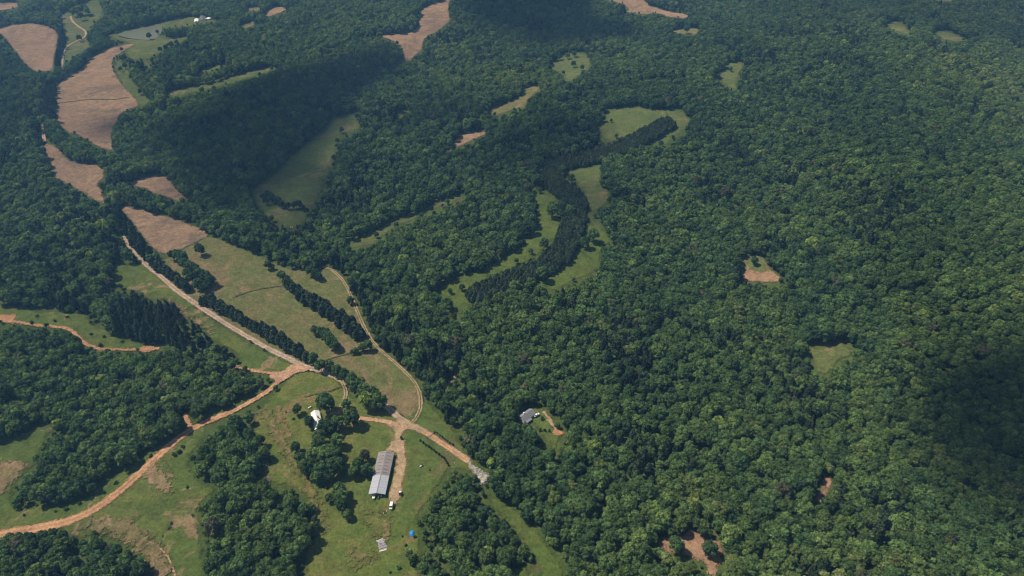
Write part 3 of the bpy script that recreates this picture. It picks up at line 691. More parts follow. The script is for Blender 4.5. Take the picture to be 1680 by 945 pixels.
tt = np.where(un < .006, .91 + un * 3, np.where(un < .014, .955 + (un - .006) * 4, tt)); tt[ispine] = np.clip(tt[ispine], 0, .8); tt[lime & ~ispine] = .92
for (x, y), z, s, pn, t in zip(pt.tolist(), z0.tolist(), sc.tolist(), ispine, tt.tolist()):
    put(PN if pn else B, x, y, s * (1.08 if pn else 1.0), tint=t, z=z)
print('trees', len(TR))

# which ones become things of their own
def size_px(t):
    u, v, d = proj(t[0], t[1], t[2] + KIND[t[7]]['h'] * t[4] * .6)
    return (float(u), float(v), KIND[t[7]]['R'] * t[3] * F / float(d))
info = [size_px(t) for t in TR]
inview = [i for i, (u, v, r) in enumerate(info) if -5 < u < 1685 and -2 < v < 958 and r > 0]
single = set(i for i in inview if i < n_expl)
for k, lim in ((B, 298), (PN, 296)):
    have = sum(1 for i in single if TR[i][7] == k)
    rest = sorted((i for i in inview if TR[i][7] == k and i not in single), key=lambda i: -info[i][2] * (1.0 if info[i][1] < 938 else 0.85))
    if k == PN: rest = sorted(rest, key=lambda i: (0 if TR[i][8] else 1, -info[i][2]))
    single |= set(rest[:lim - have])
def shade_word(k, t):
    if k == PN: return 'dark' if t < .5 else 'grey-green'
    return 'dark green' if t < .3 else 'mid green' if t < .52 else 'light green' if t < .74 else 'olive green' if t < .895 else 'bright yellow-green' if t < .945 else 'brownish grey'
def wood_name(u, v):
    if u < 560 and v > 780 and u > 290: return 'in the wood left of the barn pasture', 'trees of the wood left of the barn pasture'
    if u <= 300 and v > 845: return 'in the corner wood below the orange dirt road', 'trees of the bottom left corner wood'
    if u < 460 and v > 640 and u > 290: return 'in the copse below the orange dirt road', 'trees of the copse under the dirt road'
    if u < 480: return 'in the wood above the orange dirt road', 'trees of the wood above the dirt road'
    if u < 900 and v > 770 and u < 640 + (v - 600) * 0.9: return 'in the wood between barn pasture and bright lane', 'trees of the wood by the bright grass lane'
    if u < 1060: return 'in the forest beside the bright grass lane', 'trees of the forest left of the brown clearing'
    if u < 1300: return 'in the forest around the bare brown clearing', 'trees of the forest round the brown clearing'
    return 'in the unbroken forest at the lower right corner', 'trees of the lower right forest'
def crown_size(r, k):
    return 'broad' if r > 14.5 else 'small' if r < 11 else 'medium'
for i in sorted(single):
    x, y, z, s, sz, rot, tint, k, note = TR[i]
    u, v, r = info[i]
    vs = KIND[k]['v']; q = vs[int(rot * 97) % len(vs)]
    e = empty(k, (x, y, z), rot); e.scale = (s, s, sz)
    c = bpy.data.objects.new('crown', q['crown']); COL.objects.link(c); c.parent = e; c['tint'] = tint
    if k in (B, PN):
        t_ = bpy.data.objects.new('trunk', q['trunk']); COL.objects.link(t_); t_.parent = e
    if note:
        lab = note; grp = None
        if sum(1 for w in TR[:n_expl] if w[8] == note) > 1 or k == PN:
            grp = note.replace('tree in', 'trees in').replace('tree at', 'trees at').replace('pine ', 'pines ', 1).replace('shrub ', 'shrubs ', 1)
            if k == B: lab = shade_word(k, tint) + ' ' + note
    else:
        wn, grp = wood_name(u, v)
        if k == PN: lab, grp = '%s pine %s' % (shade_word(k, tint), wn), grp.replace('trees', 'pines')
        else: lab = '%s %s tree %s' % (crown_size(r, k), shade_word(k, tint), wn)
    tag(e, lab, {B: 'tree', PN: 'pine tree', SH: 'shrub', SA: 'sapling'}[k], grp)

# the rest: one woodland per kind, drawn as copies on points
def woodland(name, k, idxs):
    T = [TR[i] for i in idxs]
    me = bpy.data.meshes.new(name); me.from_pydata([(t[0], t[1], t[2]) for t in T], [], [])
    for nm, typ, vals in (('tint', 'FLOAT', [t[6] for t in T]), ('rot', 'FLOAT', [t[5] for t in T]), ('scl', 'FLOAT', [t[3] for t in T]), ('scz', 'FLOAT', [t[4] for t in T])):
        a = me.attributes.new(nm, typ, 'POINT'); a.data.foreach_set('value', np.array(vals, np.float32))
    a = me.attributes.new('idx', 'INT', 'POINT'); a.data.foreach_set('value', np.array([int(t[5] * 97) % len(KIND[k]['v']) for t in T], np.int32))
    o = bpy.data.objects.new(name, me); COL.objects.link(o)
    lib = bpy.data.collections.new(k + '_kinds')
    for j, q in enumerate(KIND[k]['v']):
        lib.objects.link(bpy.data.objects.new('%s_%02d' % (k, j), q['joined']))
    ng = bpy.data.node_groups.new(name, 'GeometryNodeTree')
    ng.interface.new_socket('Geometry', in_out='INPUT', socket_type='NodeSocketGeometry')
    ng.interface.new_socket('Geometry', in_out='OUTPUT', socket_type='NodeSocketGeometry')
    n = ng.nodes; gi, go = n.new('NodeGroupInput'), n.new('NodeGroupOutput')
    ci = n.new('GeometryNodeCollectionInfo'); ci.inputs['Collection'].default_value = lib
    ci.inputs['Separate Children'].default_value = True; ci.inputs['Reset Children'].default_value = True
    ip = n.new('GeometryNodeInstanceOnPoints'); ip.inputs['Pick Instance'].default_value = True
    def na(nm, typ='FLOAT'):
        q = n.new('GeometryNodeInputNamedAttribute'); q.data_type = typ; q.inputs['Name'].default_value = nm
        return next(s for s in q.outputs if s.enabled and s.name == 'Attribute')
    cs, cr = n.new('ShaderNodeCombineXYZ'), n.new('ShaderNodeCombineXYZ')
    L = ng.links
    for j, a_ in enumerate(('scl', 'scl', 'scz')): L.new(na(a_), cs.inputs[j])
    L.new(na('rot'), cr.inputs[2]); L.new(na('idx', 'INT'), ip.inputs['Instance Index'])
    L.new(gi.outputs[0], ip.inputs['Points']); L.new(ci.outputs[0], ip.inputs['Instance'])
    L.new(cr.outputs[0], ip.inputs['Rotation']); L.new(cs.outputs[0], ip.inputs['Scale']); L.new(ip.outputs[0], go.inputs[0])
    md = o.modifiers.new('woods', 'NODES'); md.node_group = ng
    return o
for name, k, lab in (('broadleaf_woods', B, 'unbroken mixed green broadleaf forest canopy covering the hills'), ('pine_woods', PN, 'dark pines scattered through the forest canopy'),):
    ids = [i for i in range(len(TR)) if TR[i][7] == k and i not in single]
    tag(woodland(name, k, ids), lab, 'forest', kind='stuff')

# ------------------------------------------------------------------ buildings and the things round the farm
mt = dict(
    oldroof=metal_roof('weathered_metal_roof', (0.24, 0.22, 0.225), (0.17, 0.15, 0.145), 1, 0.9, 0.7), newroof=metal_roof('bright_metal_roof', (0.36, 0.385, 0.44), (0.33, 0.31, 0.31), 1, 0.9, 0.45),
    whiteroof=metal_roof('white_metal_roof', (0.82, 0.83, 0.84), (0.70, 0.70, 0.70), 1, 0.6, 0.3), greyroof=metal_roof('grey_shingle_roof', (0.24, 0.24, 0.26), (0.19, 0.19, 0.20), 1, 0.35, 0.6),
    darkroof=solid('dark_shingles', (0.10, 0.11, 0.125), 0.8), rust=solid('rusty_brown_sheet', (0.16, 0.115, 0.09), 0.7, nz=0.4), darkgap=solid('dark_opening', (0.045, 0.04, 0.04), 0.9),
    boards=solid('weathered_boards', (0.20, 0.165, 0.13), 0.85, nz=0.35), post=solid('treated_timber', (0.17, 0.13, 0.095), 0.85), earth=solid('barn_earth_floor', (0.15, 0.115, 0.08), 0.95),
    siding=solid('pale_siding', (0.62, 0.60, 0.55), 0.7, nz=0.1), trim=solid('white_trim', (0.78, 0.78, 0.76), 0.6, nz=0.05), glass=solid('dark_window_glass', (0.03, 0.035, 0.045), 0.12, nz=0.1, spec=0.6),
    brick=solid('chimney_brick', (0.26, 0.13, 0.09), 0.85), door=solid('painted_door', (0.20, 0.09, 0.06), 0.6), whitecar=solid('white_paint', (0.80, 0.80, 0.78), 0.35, nz=0.05, spec=0.5),
    tyre=solid('black_rubber', (0.022, 0.022, 0.022), 0.85), rim=solid('steel_rim', (0.45, 0.45, 0.45), 0.4, 0.6), lamp=solid('lamp_lens', (0.75, 0.72, 0.62), 0.2, spec=0.6), tan=solid('tan_paint', (0.52, 0.36, 0.14), 0.5),
    black=solid('black_plastic', (0.03, 0.03, 0.032), 0.6), red=solid('red_paint', (0.35, 0.05, 0.035), 0.45), tarp=solid('blue_tarp', (0.02, 0.26, 0.72), 0.4, nz=0.35, scale=2.0, spec=0.5),
    sheetm=metal_roof('loose_metal_sheet', (0.50, 0.47, 0.52), (0.33, 0.29, 0.31), 0, 0.25, 0.6), sheetw=solid('pale_metal_sheet', (0.78, 0.75, 0.66), 0.5), dead=solid('dead_grey_wood', (0.32, 0.26, 0.225), 0.9, nz=0.35),
    rock=solid('pale_creek_rock', (0.50, 0.46, 0.42), 0.9, nz=0.3, scale=0.8), iron=solid('dark_gate_steel', (0.07, 0.065, 0.06), 0.6), pinkroof=solid('faded_red_roof', (0.42, 0.27, 0.24), 0.7), greentr=solid('green_tractor_paint', (0.05, 0.16, 0.045), 0.45))
def frame_from(corners, off):
    """ground frame (centre, length axis, length, width) from four roof corners seen in the photo: near-left, near-right, far-left, far-right"""
    q = [unproj(u, v, off)[:2] for u, v in corners]
    a, b = (q[0] + q[1]) / 2, (q[2] + q[3]) / 2
    d = b - a; Ln = float(np.hypot(*d)); d = d / Ln; n = np.array([d[1], -d[0]])
    W = abs(float(((q[1] - q[0]) @ n + (q[3] - q[2]) @ n) / 2))
    return (a + b) / 2, math.atan2(d[1], d[0]) - math.pi / 2, Ln, W
def slopes(W, y0, y1, zb, rise, over=0.35, th=0.09):
    """two pitched roof planes along y, as one mesh builder"""
    b = MB(); sl = rise / (W / 2); e = W / 2 + over
    for s in (-1, 1):
        p = [(s * e, y0, zb - over * sl), (s * 0.004, y0, zb + rise), (s * 0.004, y1, zb + rise), (s * e, y1, zb - over * sl)]
        b.poly(p + [(x, y, z + th) for x, y, z in p], [(0, 1, 2, 3), (7, 6, 5, 4), (0, 4, 5, 1), (1, 5, 6, 2), (2, 6, 7, 3), (3, 7, 4, 0)])
    return b
def gable_wall(W, y, h, rise, t=0.16):
    b = MB(); q = [(-W / 2, 0), (W / 2, 0), (W / 2, h), (0, h + rise - 0.02), (-W / 2, h)]
    p = [(x, y - t / 2, z) for x, z in q] + [(x, y + t / 2, z) for x, z in q]
    return b.poly(p, [(4, 3, 2, 1, 0), (5, 6, 7, 8, 9)] + [(i, (i + 1) % 5, 5 + (i + 1) % 5, 5 + i) for i in range(5)])

# --- the long barn
bc, brz, BL, BW = frame_from([(604.6, 811.6), (632.0, 810.0), (621.3, 740.5), (646.7, 742.5)], 3.6)
BW -= 0.5
gz = float(hgt(*bc)) + 0.05
barn = empty('barn', (bc[0], bc[1], gz), brz)
tag(barn, 'long open-ended metal barn, grey roof with a brighter near section', 'barn')
h0, rs, Lh = 3.5, 1.25, BL / 2
ym = -Lh + BL * 0.43
tag(slopes(BW, ym, Lh, h0, rs).build('roof', mt['oldroof'], barn), 'weathered grey roof section with rows of dark vents')
tag(slopes(BW, -Lh, ym - 0.02, h0 - 0.06, rs).build('roof', mt['newroof'], barn), 'bright bluish roof section at the near end')
b = MB(); b.box(-0.28, 0.28, -Lh + 0.05, Lh - 0.05, h0 + rs + 0.055, h0 + rs + 0.11); b.build('ridge_cap', mt['oldroof'], barn)
for r_ in range(7):
    y = ym + 1.6 + r_ * (Lh - ym - 3.0) / 6
    for s in (-1, 1):
        x0, x1 = (0.9, 3.9) if s > 0 else (-3.9, -0.9)
        zf = lambda x: h0 + rs * (1 - abs(x) / (BW / 2)) + 0.09
        b = MB(); p = [(x0, y, zf(x0)), (x1, y, zf(x1)), (x1, y + .42, zf(x1)), (x0, y + .42, zf(x0))]
        b.poly([(a, c, d - 0.05) for a, c, d in p] + [(a, c, d + 0.10) for a, c, d in p], [(3, 2, 1, 0), (4, 5, 6, 7), (0, 1, 5, 4), (1, 2, 6, 5), (2, 3, 7, 6), (3, 0, 4, 7)])
        b.build('roof_vent', mt['rust'], barn)
MB().box(-BW / 2 + .1, BW / 2 - .1, -Lh + .1, Lh - .1, -0.3, 0.06).build('floor', mt['earth'], barn)
b = MB(); b.box(-BW / 2, -BW / 2 + 0.12, -Lh + BL * .08, Lh, 0.0, h0 - 0.02); b.build('side_wall', mt['boards'], barn)
b = MB(); b.box(BW / 2 - 0.12, BW / 2, -Lh + BL * .1, Lh, 2.0, h0 - 0.02); b.box(BW / 2 - 0.12, BW / 2, ym + 6, Lh, 0, 1.98); b.build('side_wall', mt['rust'], barn)
gable_wall(BW, Lh - 0.1, h0, rs).build('end_wall', mt['boards'], barn)
b = MB(); q = [(-BW / 2, h0), (BW / 2, h0), (0, h0 + rs - .03)]; b.poly([(x, -Lh + .3, z) for x, z in q] + [(x, -Lh + .42, z) for x, z in q], [(0, 1, 2), (5, 4, 3), (0, 3, 4, 1), (1, 4, 5, 2), (2, 5, 3, 0)]); b.build('gable_panel', mt['oldroof'], barn)
MB().box(-BW * .08, BW * .2, -Lh + .32, -Lh + .46, 1.5, h0 - .02).build('hanging_door', mt['rust'], barn)
for k in range(9):
    y = -Lh + .4 + k * (BL - .8) / 8
    for s in (-1, 1): MB().box(s * BW / 2 - .22 if s > 0 else s * BW / 2 + .13, s * BW / 2 - .13 if s > 0 else s * BW / 2 + .22, y - .1, y + .1, 0, h0 - .05).build('post', mt['post'], barn)
for x in (-BW * .17, BW * .24): MB().box(x - .1, x + .1, -Lh + .5, -Lh + .7, 0, h0 + .4).build('post', mt['post'], barn)

# --- houses
def house(name, label, corners, h, rise, roofm, wallm, off=None, chimney=None, porch=None, over=0.4, extra=None):
    c, rz, Ln, W = frame_from(corners, off or h)
    W = max(W - 2 * over, 2.0); Ln -= 2 * over
    e = empty(name, (c[0], c[1], float(hgt(*c)) + 0.05), rz); tag(e, label, 'house' if 'house' in name else 'shed')
    slopes(W, -Ln / 2 - over, Ln / 2 + over, h, rise, over).build('roof', roofm, e)
    b = MB()
    for s in (-1, 1):
        x = s * (W / 2 - .1); b.box(x - .09, x + .09, -Ln / 2 + .1, Ln / 2 - .1, -.5, h - .03)
    g1, g2 = gable_wall(W, -Ln / 2, h, rise), gable_wall(W, Ln / 2, h, rise)
    b.poly(g1.v, g1.f); b.poly(g2.v, g2.f); b.build('wall', wallm, e)
    nwin = max(1, int(Ln / 3.2))
    for s in (-1, 1):
        for k in range(nwin):
            y = -Ln / 2 + Ln * (k + .5) / nwin; x = s * W / 2
            if s > 0 and k == nwin // 2 and h > 2.2:
                d = MB().box(x - .02, x + .05, y - .48, y + .48, 0.05, 2.1).build('door', mt['door'], e); MB().box(x + .05, x + .1, y + .3, y + .38, .95, 1.05).build('handle', mt['rim'], d)
                continue
            f = MB().box(x - .03, x + .03, y - .55, y + .55, .9, min(2.05, h - .15))
            f = f.build('window', mt['glass'], e)
            g = MB()
            for a0, a1, z0, z1 in ((-.64, .64, min(2.05, h - .15), min(2.05, h - .15) + .09), (-.64, .64, .8, .9), (-.64, -.55, .9, min(2.05, h - .15)), (.55, .64, .9, min(2.05, h - .15))): g.box(x - .05, x + .06, y + a0, y + a1, z0, z1)
            g.build('frame', mt['trim'], f)
    for s in (-1, 1): MB().box(-.5, .5, s * Ln / 2 - .12, s * Ln / 2 + .12, .9, min(2.0, h - .2)).build('window', mt['glass'], e)
    if chimney: MB().box(chimney[0] - .45, chimney[0] + .45, chimney[1] - .45, chimney[1] + .45, h, h + rise + .9).box(chimney[0] - .52, chimney[0] + .52, chimney[1] - .52, chimney[1] + .52, h + rise + .9, h + rise + 1.05).build('chimney', chimney[2], e)
    if porch:
        x0, x1, y0, y1 = porch; b = MB()
        p = [(x0, y0, h - .25), (x1, y0, h - .75), (x1, y1, h - .75), (x0, y1, h - .25)]
        b.poly(p + [(a, c_, d + .08) for a, c_, d in p], [(3, 2, 1, 0), (4, 5, 6, 7), (0, 1, 5, 4), (1, 2, 6, 5), (2, 3, 7, 6), (3, 0, 4, 7)]); b.build('porch_roof', roofm, e)
        for y in np.linspace(y0 + .2, y1 - .2, 4): MB().box(x1 - .3, x1 - .15, y - .08, y + .08, -.3, h - .74).build('porch_post', mt['trim'], e)
    return e, W, Ln
e, W, Ln = house('farmhouse', 'white-roofed farmhouse half hidden under dark trees', [(516, 703), (531, 703), (509, 677), (524, 674)], 3.0, 1.7, mt['whiteroof'], mt['siding'], chimney=(1.2, 1.0, mt['brick']))
e, W, Ln = house('forest_house', 'grey-roofed house at the top of a small forest lawn', [(847.5, 685), (862, 690.5), (868.5, 669.5), (879, 679)], 2.9, 2.3, mt['greyroof'], mt['siding'], chimney=(-1.0, -2.2, mt['trim']), porch=(3.2, 5.4, -5.0, 0.5))
house('far_house', 'dark-roofed house between two white sheds, far up the valley', [(327.5, 32.5), (337.5, 32), (328, 26.5), (337, 26)], 3.2, 2.2, mt['darkroof'], mt['trim'])
house('far_shed', 'bright white little shed left of the far dark-roofed house', [(318.5, 35.5), (325.5, 35), (319.5, 31.5), (325.5, 31)], 2.8, 1.2, mt['whiteroof'], mt['trim'])
house('far_shed', 'long low white-roofed shed right of the far dark-roofed house', [(337.8, 29.8), (338.6, 32.0), (349.5, 25.6), (350.5, 28.2)], 2.8, 1.0, mt['whiteroof'], mt['siding'])
house('far_shed', 'tiny white shed beside the small curved crop field amid woods', [(796, 210), (800.5, 210), (796, 205.5), (800.5, 205.5)], 2.4, 1.0, mt['whiteroof'], mt['trim'])
house('far_shed', 'pale-roofed hut in a bright gap of the central wood', [(821, 299), (828, 298.5), (821.5, 295.5), (828, 295)], 2.4, .9, mt['whiteroof'], mt['siding'])
house('far_shed', 'small pinkish-roofed hut between the two upper crop fields', [(55.5, 138), (61, 138), (56, 133.5), (61, 133.5)], 2.4, 1.0, mt['pinkroof'], mt['siding'])
house('far_shed', 'tiny pale hut where two crop fields nearly meet', [(181, 335), (185, 335), (181, 331), (185, 331)], 2.2, .8, mt['pinkroof'], mt['trim'])
house('far_shed', 'white shed in the woods below the topmost tan field', [(1074.5, 54), (1082, 53.5), (1075, 51), (1082, 50.5)], 2.6, 1.0, mt['whiteroof'], mt['trim'])
house('far_shed', 'long pale shed in the shaded far woods', [(1043.5, 59.8), (1044, 61.8), (1057, 59), (1057.5, 61)], 2.6, .9, mt['whiteroof'], mt['siding'])

# --- vehicles
def wheel(e, x, y, r, w, lab=None):
    n = 14; b = MB(); rings = []
    for dx, k in ((-w / 2, .82), (-w / 2 * .8, 1), (w / 2 * .8, 1), (w / 2, .82)): rings.append([(x + dx, y + math.cos(6.283 * i / n) * r * k, r + math.sin(6.283 * i / n) * r * k) for i in range(n)])
    o = b.loft(rings).build('wheel', mt['tyre'], e)
    s = 1 if x > 0 else -1
    MB().tube((x + s * w * .35, y, r), (x + s * w * .54, y, r), r * .55, r * .5, 10).build('rim', mt['rim'], o)
def section(w, z0, z1, y, r=.12):
    return [(-w / 2, y, z0), (-w / 2, y, z1 - r), (-w / 2 + r, y, z1), (w / 2 - r, y, z1), (w / 2, y, z1 - r), (w / 2, y, z0)]
def vehicle(name, label, cat, px, py, heading, Ln, W, body, paint, cab=None, off=0.8, roofm=None):
    w = unproj(px, py, off); e = empty(name, (w[0], w[1], float(hgt(w[0], w[1])) + LIFT[0] + .05), heading); tag(e, label, cat)
    MB().loft([section(W * k, .32, z, y * Ln / 2) for y, z, k in body]).build('body', paint, e)
    if cab:
        MB().loft([section(W * k, z0, z1, y * Ln / 2, .1) for y, z0, z1, k in cab[0]]).build('windows', mt['glass'], e)
        y0, y1, zt, k = cab[1]; MB().loft([section(W * k, zt - .03, zt + .07, y * Ln / 2, .04) for y in (y0, y1)]).build('roof', roofm or paint, e)
    r = .34
    for sx in (-1, 1):
        for sy in (-.62, .62): wheel(e, sx * (W / 2 - .06), sy * Ln / 2, r, .24)
        MB().box(sx * W * .36 - .16, sx * W * .36 + .16, Ln / 2 - .04, Ln / 2 + .02, .62, .78).build('headlight', mt['lamp'], e)
        MB().box(sx * W * .38 - .1, sx * W * .38 + .1, -Ln / 2 - .02, -Ln / 2 + .03, .65, .85).build('tail_light', mt['red'], e)
    return e
CARB = [(-1, .78, .92), (-.9, .92, 1), (-.5, .98, 1), (.35, .98, 1), (.85, .86, .98), (1, .68, .9)]
CARC = ([(-.82, .9, .95, .86), (-.55, .9, 1.42, .8), (.1, .9, 1.44, .8), (.45, .9, .96, .86)], (-.56, .12, 1.42, .79))
VANB = [(-1, 1.9, .96), (-.94, 2.15, 1), (.45, 2.15, 1), (.5, 1.2, 1), (.9, 1.05, .98), (1, .8, .92)]
vehicle('van', 'white van parked on the grass below the barn yard', 'van', 642.2, 831, brz + math.pi, 4.9, 2.0, VANB, mt['whitecar'], ([(.4, 1.15, 2.05, .94), (.52, 1.15, 2.0, .92), (.72, 1.08, 1.15, .9)], (-.9, .42, 2.13, .9)), 1.2)
vehicle('parked_car', 'white car parked beside the grey-roofed forest house', 'car', 880.5, 682, -.9, 4.7, 1.85, CARB, mt['whitecar'], CARC, .8)
vehicle('parked_car', 'white car standing in the open near end of the barn', 'car', 613.8, 814.8, brz + math.pi, 4.4, 1.8, CARB, mt['whitecar'], CARC, .8)
def buggy(label, px, py, heading, paint, roofm, sc_=1.0, canopy=True):
    w = unproj(px, py, .8); e = empty('utility_buggy', (w[0], w[1], float(hgt(w[0], w[1])) + LIFT[0] + .05), heading); e.scale = (sc_,) * 3; tag(e, label, 'buggy')
    MB().loft([section(1.5 * k, .35, z, y) for y, z, k in ((-1.5, .72, .95), (-.2, .72, 1), (.5, .62, 1), (1.2, .95, .95), (1.55, .7, .85))]).build('body', paint, e)
    b = MB(); b.box(-.72, .72, -1.6, -.45, .74, .8)
    for x0, x1, y0, y1 in ((-.75, -.69, -1.6, -.45), (.69, .75, -1.6, -.45), (-.69, .69, -1.62, -1.56), (-.69, .69, -.5, -.44)): b.box(x0, x1, y0, y1, .8, 1.12)
    b.build('cargo_bed', mt['black'], e)
    MB().box(-.62, .62, -.35, .15, .74, .95).box(-.62, .62, -.4, -.28, .95, 1.4).build('seat', mt['black'], e)
    for sx in (-1, 1):
        for sy in (-1.05, 1.05): wheel(e, sx * .72, sy, .33, .26)
        MB().box(sx * .45 - .12, sx * .45 + .12, 1.5, 1.58, .62, .76).build('headlight', mt['lamp'], e)
    b = MB()
    for sx in (-1, 1): b.tube((sx * .66, -.4, .8), (sx * .62, -.35, 1.9), .035, .035, 6).tube((sx * .66, 1.0, .9), (sx * .62, .45, 1.9), .035, .035, 6)
    b.build('roll_bar', mt['black'], e)
    if canopy: MB().loft([section(1.36, 1.9, 1.98, y, .03) for y in (-.5, .6)]).build('canopy', roofm, e)
buggy('tan utility buggy with pale canopy on the dirt below the barn', 657, 810.5, brz, mt['tan'], mt['trim'], 1.05)
buggy('dark utility buggy at the grass edge where the yard narrows', 658.5, 719.5, brz + .4, mt['black'], mt['black'], .95)
# riding mower on the lawn
w = unproj(691.5, 765, .5); e = empty('riding_mower', (w[0], w[1], float(w[2]) + .5), 2.2); tag(e, 'small white and dark riding mower out on the mown lawn', 'mower')
MB().loft([section(.9 * k, .35, z, y, .08) for y, z, k in ((-.3, .6, 1), (.2, .9, .85), (1.1, .88, .8), (1.3, .7, .7))]).build('hood', mt['trim'], e)
MB().loft([section(1.5 * k, .1, .35, y, .06) for y, k in ((-.9, .8), (-.7, 1), (.5, 1), (.7, .8))]).build('cutting_deck', mt['black'], e)
MB().box(-.35, .35, -.9, -.3, .5, .7).box(-.35, .35, -.98, -.86, .7, 1.2).build('seat', mt['black'], e)
b = MB(); b.tube((0, .25, .8), (0, -.05, 1.15), .03, .03, 6); n = 10
b.loft([[(.2 * k * math.cos(6.283 * i / n), -.05 + .2 * k * math.sin(6.283 * i / n) * .8, 1.12 + z + .2 * math.sin(6.283 * i / n) * .5) for i in range(n)] for k, z in ((1, 0), (1, .04), (.8, .04))]); b.build('steering_wheel', mt['black'], e)
for sx in (-1, 1): wheel(e, sx * .5, -.65, .32, .25); wheel(e, sx * .45, .95, .22, .18)
# tractor in the barn mouth
w = unproj(621.5, 815, .8); e = empty('tractor', (w[0], w[1], gz + .1), brz + math.pi); tag(e, 'dark green tractor in the middle of the open barn end', 'tractor')
MB().loft([section(.8 * k, .7, z, y, .1) for y, z, k in ((-.2, 1.3, 1), (.4, 1.5, 1), (1.7, 1.4, .9), (1.9, 1.1, .8))]).build('hood', mt['greentr'], e)
MB().box(-.5, .5, -1.3, -.2, .6, .85).build('chassis', mt['black'], e)
MB().box(-.32, .32, -1.0, -.45, .85, 1.15).box(-.32, .32, -1.08, -.95, 1.15, 1.6).build('seat', mt['black'], e)
MB().tube((.3, 1.0, 1.4), (.3, 1.0, 2.2), .05, .04, 7).build('exhaust', mt['iron'], e)
b = MB()
for sx in (-1, 1): b.tube((sx * .5, -1.1, .8), (sx * .5, -1.1, 2.3), .04, .04, 6)
b.tube((-.5, -1.1, 2.3), (.5, -1.1, 2.3), .04, .04, 6); b.build('roll_bar', mt['black'], e)
for sx in (-1, 1): wheel(e, sx * .85, -.8, .75, .42); wheel(e, sx * .65, 1.35, .42, .26)
# white drum near the barn mouth
w = unproj(625, 814, .5); b = MB(); n = 14
b.loft([[(r_ * math.cos(6.283 * i / n), r_ * math.sin(6.283 * i / n), z) for i in range(n)] for z, r_ in ((0, .6), (.08, .64), (1.1, .64), (1.25, .5), (1.35, .2))]); o = b.build('storage_tank', mt['trim'], smooth=False); o.location = (w[0], w[1], gz + .1)
tag(o, 'small round white tank under the barn end beside the tractor', 'tank')
# propane tank
w = unproj(508.6, 669, .6); e = empty('propane_tank', (w[0], w[1], float(w[2]) + .15), .75); tag(e, 'white horizontal gas tank in the grass above the white roof', 'gas tank')
b = MB(); n = 12; b.loft([[(x, r_ * math.cos(6.283 * i / n), .95 + r_ * math.sin(6.283 * i / n)) for i in range(n)] for x, r_ in ((-1.35, .15), (-1.25, .38), (-1.05, .5), (1.05, .5), (1.25, .38), (1.35, .15))]); b.build('tank_shell', mt['whitecar'], e, True)
for x in (-.8, .8): MB().box(x - .1, x + .1, -.3, .3, -.2, .55).build('leg', mt['rim'], e)
MB().tube((0, 0, 1.42), (0, 0, 1.62), .18, .16, 10).build('valve_cover', mt['whitecar'], e)
# blue tarp over a heap
w = unproj(676, 874.5, .6); b = MB(); rr = random.Random(4); n = 26; rings = []
for k, (r_, z) in enumerate(((2.0, .03), (1.75, .25), (1.45, .75), (1.0, 1.15), (.5, 1.3), (.12, 1.36))):
    rings.append([(r_ * math.cos(6.283 * i / n) * .88 * (1 + .13 * math.sin(i * 1.9 + k) * (k < 4)), r_ * math.sin(6.283 * i / n) * 1.15 * (1 + .12 * math.cos(i * 2.3 + k * .6) * (k < 4)), z * (1 + .1 * math.sin(i * 1.3))) for i in range(n)])
o = b.loft(rings).build('tarp', mt['tarp'], smooth=True); o.location = (w[0], w[1], float(w[2]) + .3); tag(o, 'crumpled bright blue tarp draped over a heap on the pasture', 'tarp')
# loose metal sheets on the pasture
c0 = unproj(626.5, 894, .2)
for k in range(10):
    rr = random.Random(60 + k); Ls, Ws = rr.uniform(4.0, 5.6), rr.uniform(.55, .8); wave = MB(); m_ = 16; top = []
    for j in range(m_ + 1):
        x = -Ws / 2 + Ws * j / m_; z = .04 * math.sin(j * 1.57); top.append((x, z))
    p = [(y, x, z) for y in (-Ls / 2, Ls / 2) for x, z in top]; p += [(y, x, z - .02) for y in (-Ls / 2, Ls / 2) for x, z in top]; q = m_ + 1
    f = [(j, j + 1, q + j + 1, q + j) for j in range(m_)] + [(2 * q + j, 3 * q + j, 3 * q + j + 1, 2 * q + j + 1) for j in range(m_)] + [(j, 2 * q + j, 2 * q + j + 1, j + 1) for j in range(m_)] + [(q + j, q + j + 1, 3 * q + j + 1, 3 * q + j) for j in range(m_)]
    o = wave.poly(p, f).build('metal_sheet', mt['sheetw'] if k in (0, 9) else mt['sheetm'])
    y = -4.1 + k * .92 - (.5 if k < 2 else 0); o.location = (c0[0] + rr.uniform(-.35, .35) - y * .32, c0[1] + y * .85, float(c0[2]) + .5 + .07 * (k % 3)); o.rotation_euler = (rr.uniform(-.06, .06), rr.uniform(-.03, .03), .33 + rr.uniform(-.07, .07))
    lab = 'cream metal sheet at the near end of the loose pile' if k == 0 else 'whitish metal sheet at the far end of the loose pile' if k == 9 else 'grey corrugated metal sheet lying in the loose pile on the pasture'
    tag(o, lab, 'metal sheet', 'metal sheets lying on the pasture')
# scrap boards by the van
w = unproj(629.5, 839.5, .1)
for k in range(6):
    rr = random.Random(k); o = MB().box(-rr.uniform(.5, 1.3), rr.uniform(.5, 1.3), -.14, .14, -.03, .03).box(-.3, -.2, -.3, .3, .03, .08).build('scrap_board', mt['trim'] if k < 3 else mt['boards'])
    o.location = (w[0] + rr.uniform(-1.6, 2.6), w[1] + rr.uniform(-1, 1), float(w[2]) + .4 + k * .03); o.rotation_euler = (0, 0, rr.uniform(0, 3)); tag(o, ('white' if k < 3 else 'brown') + ' scrap board in the grass below the white van', 'board', 'scrap boards in the grass')
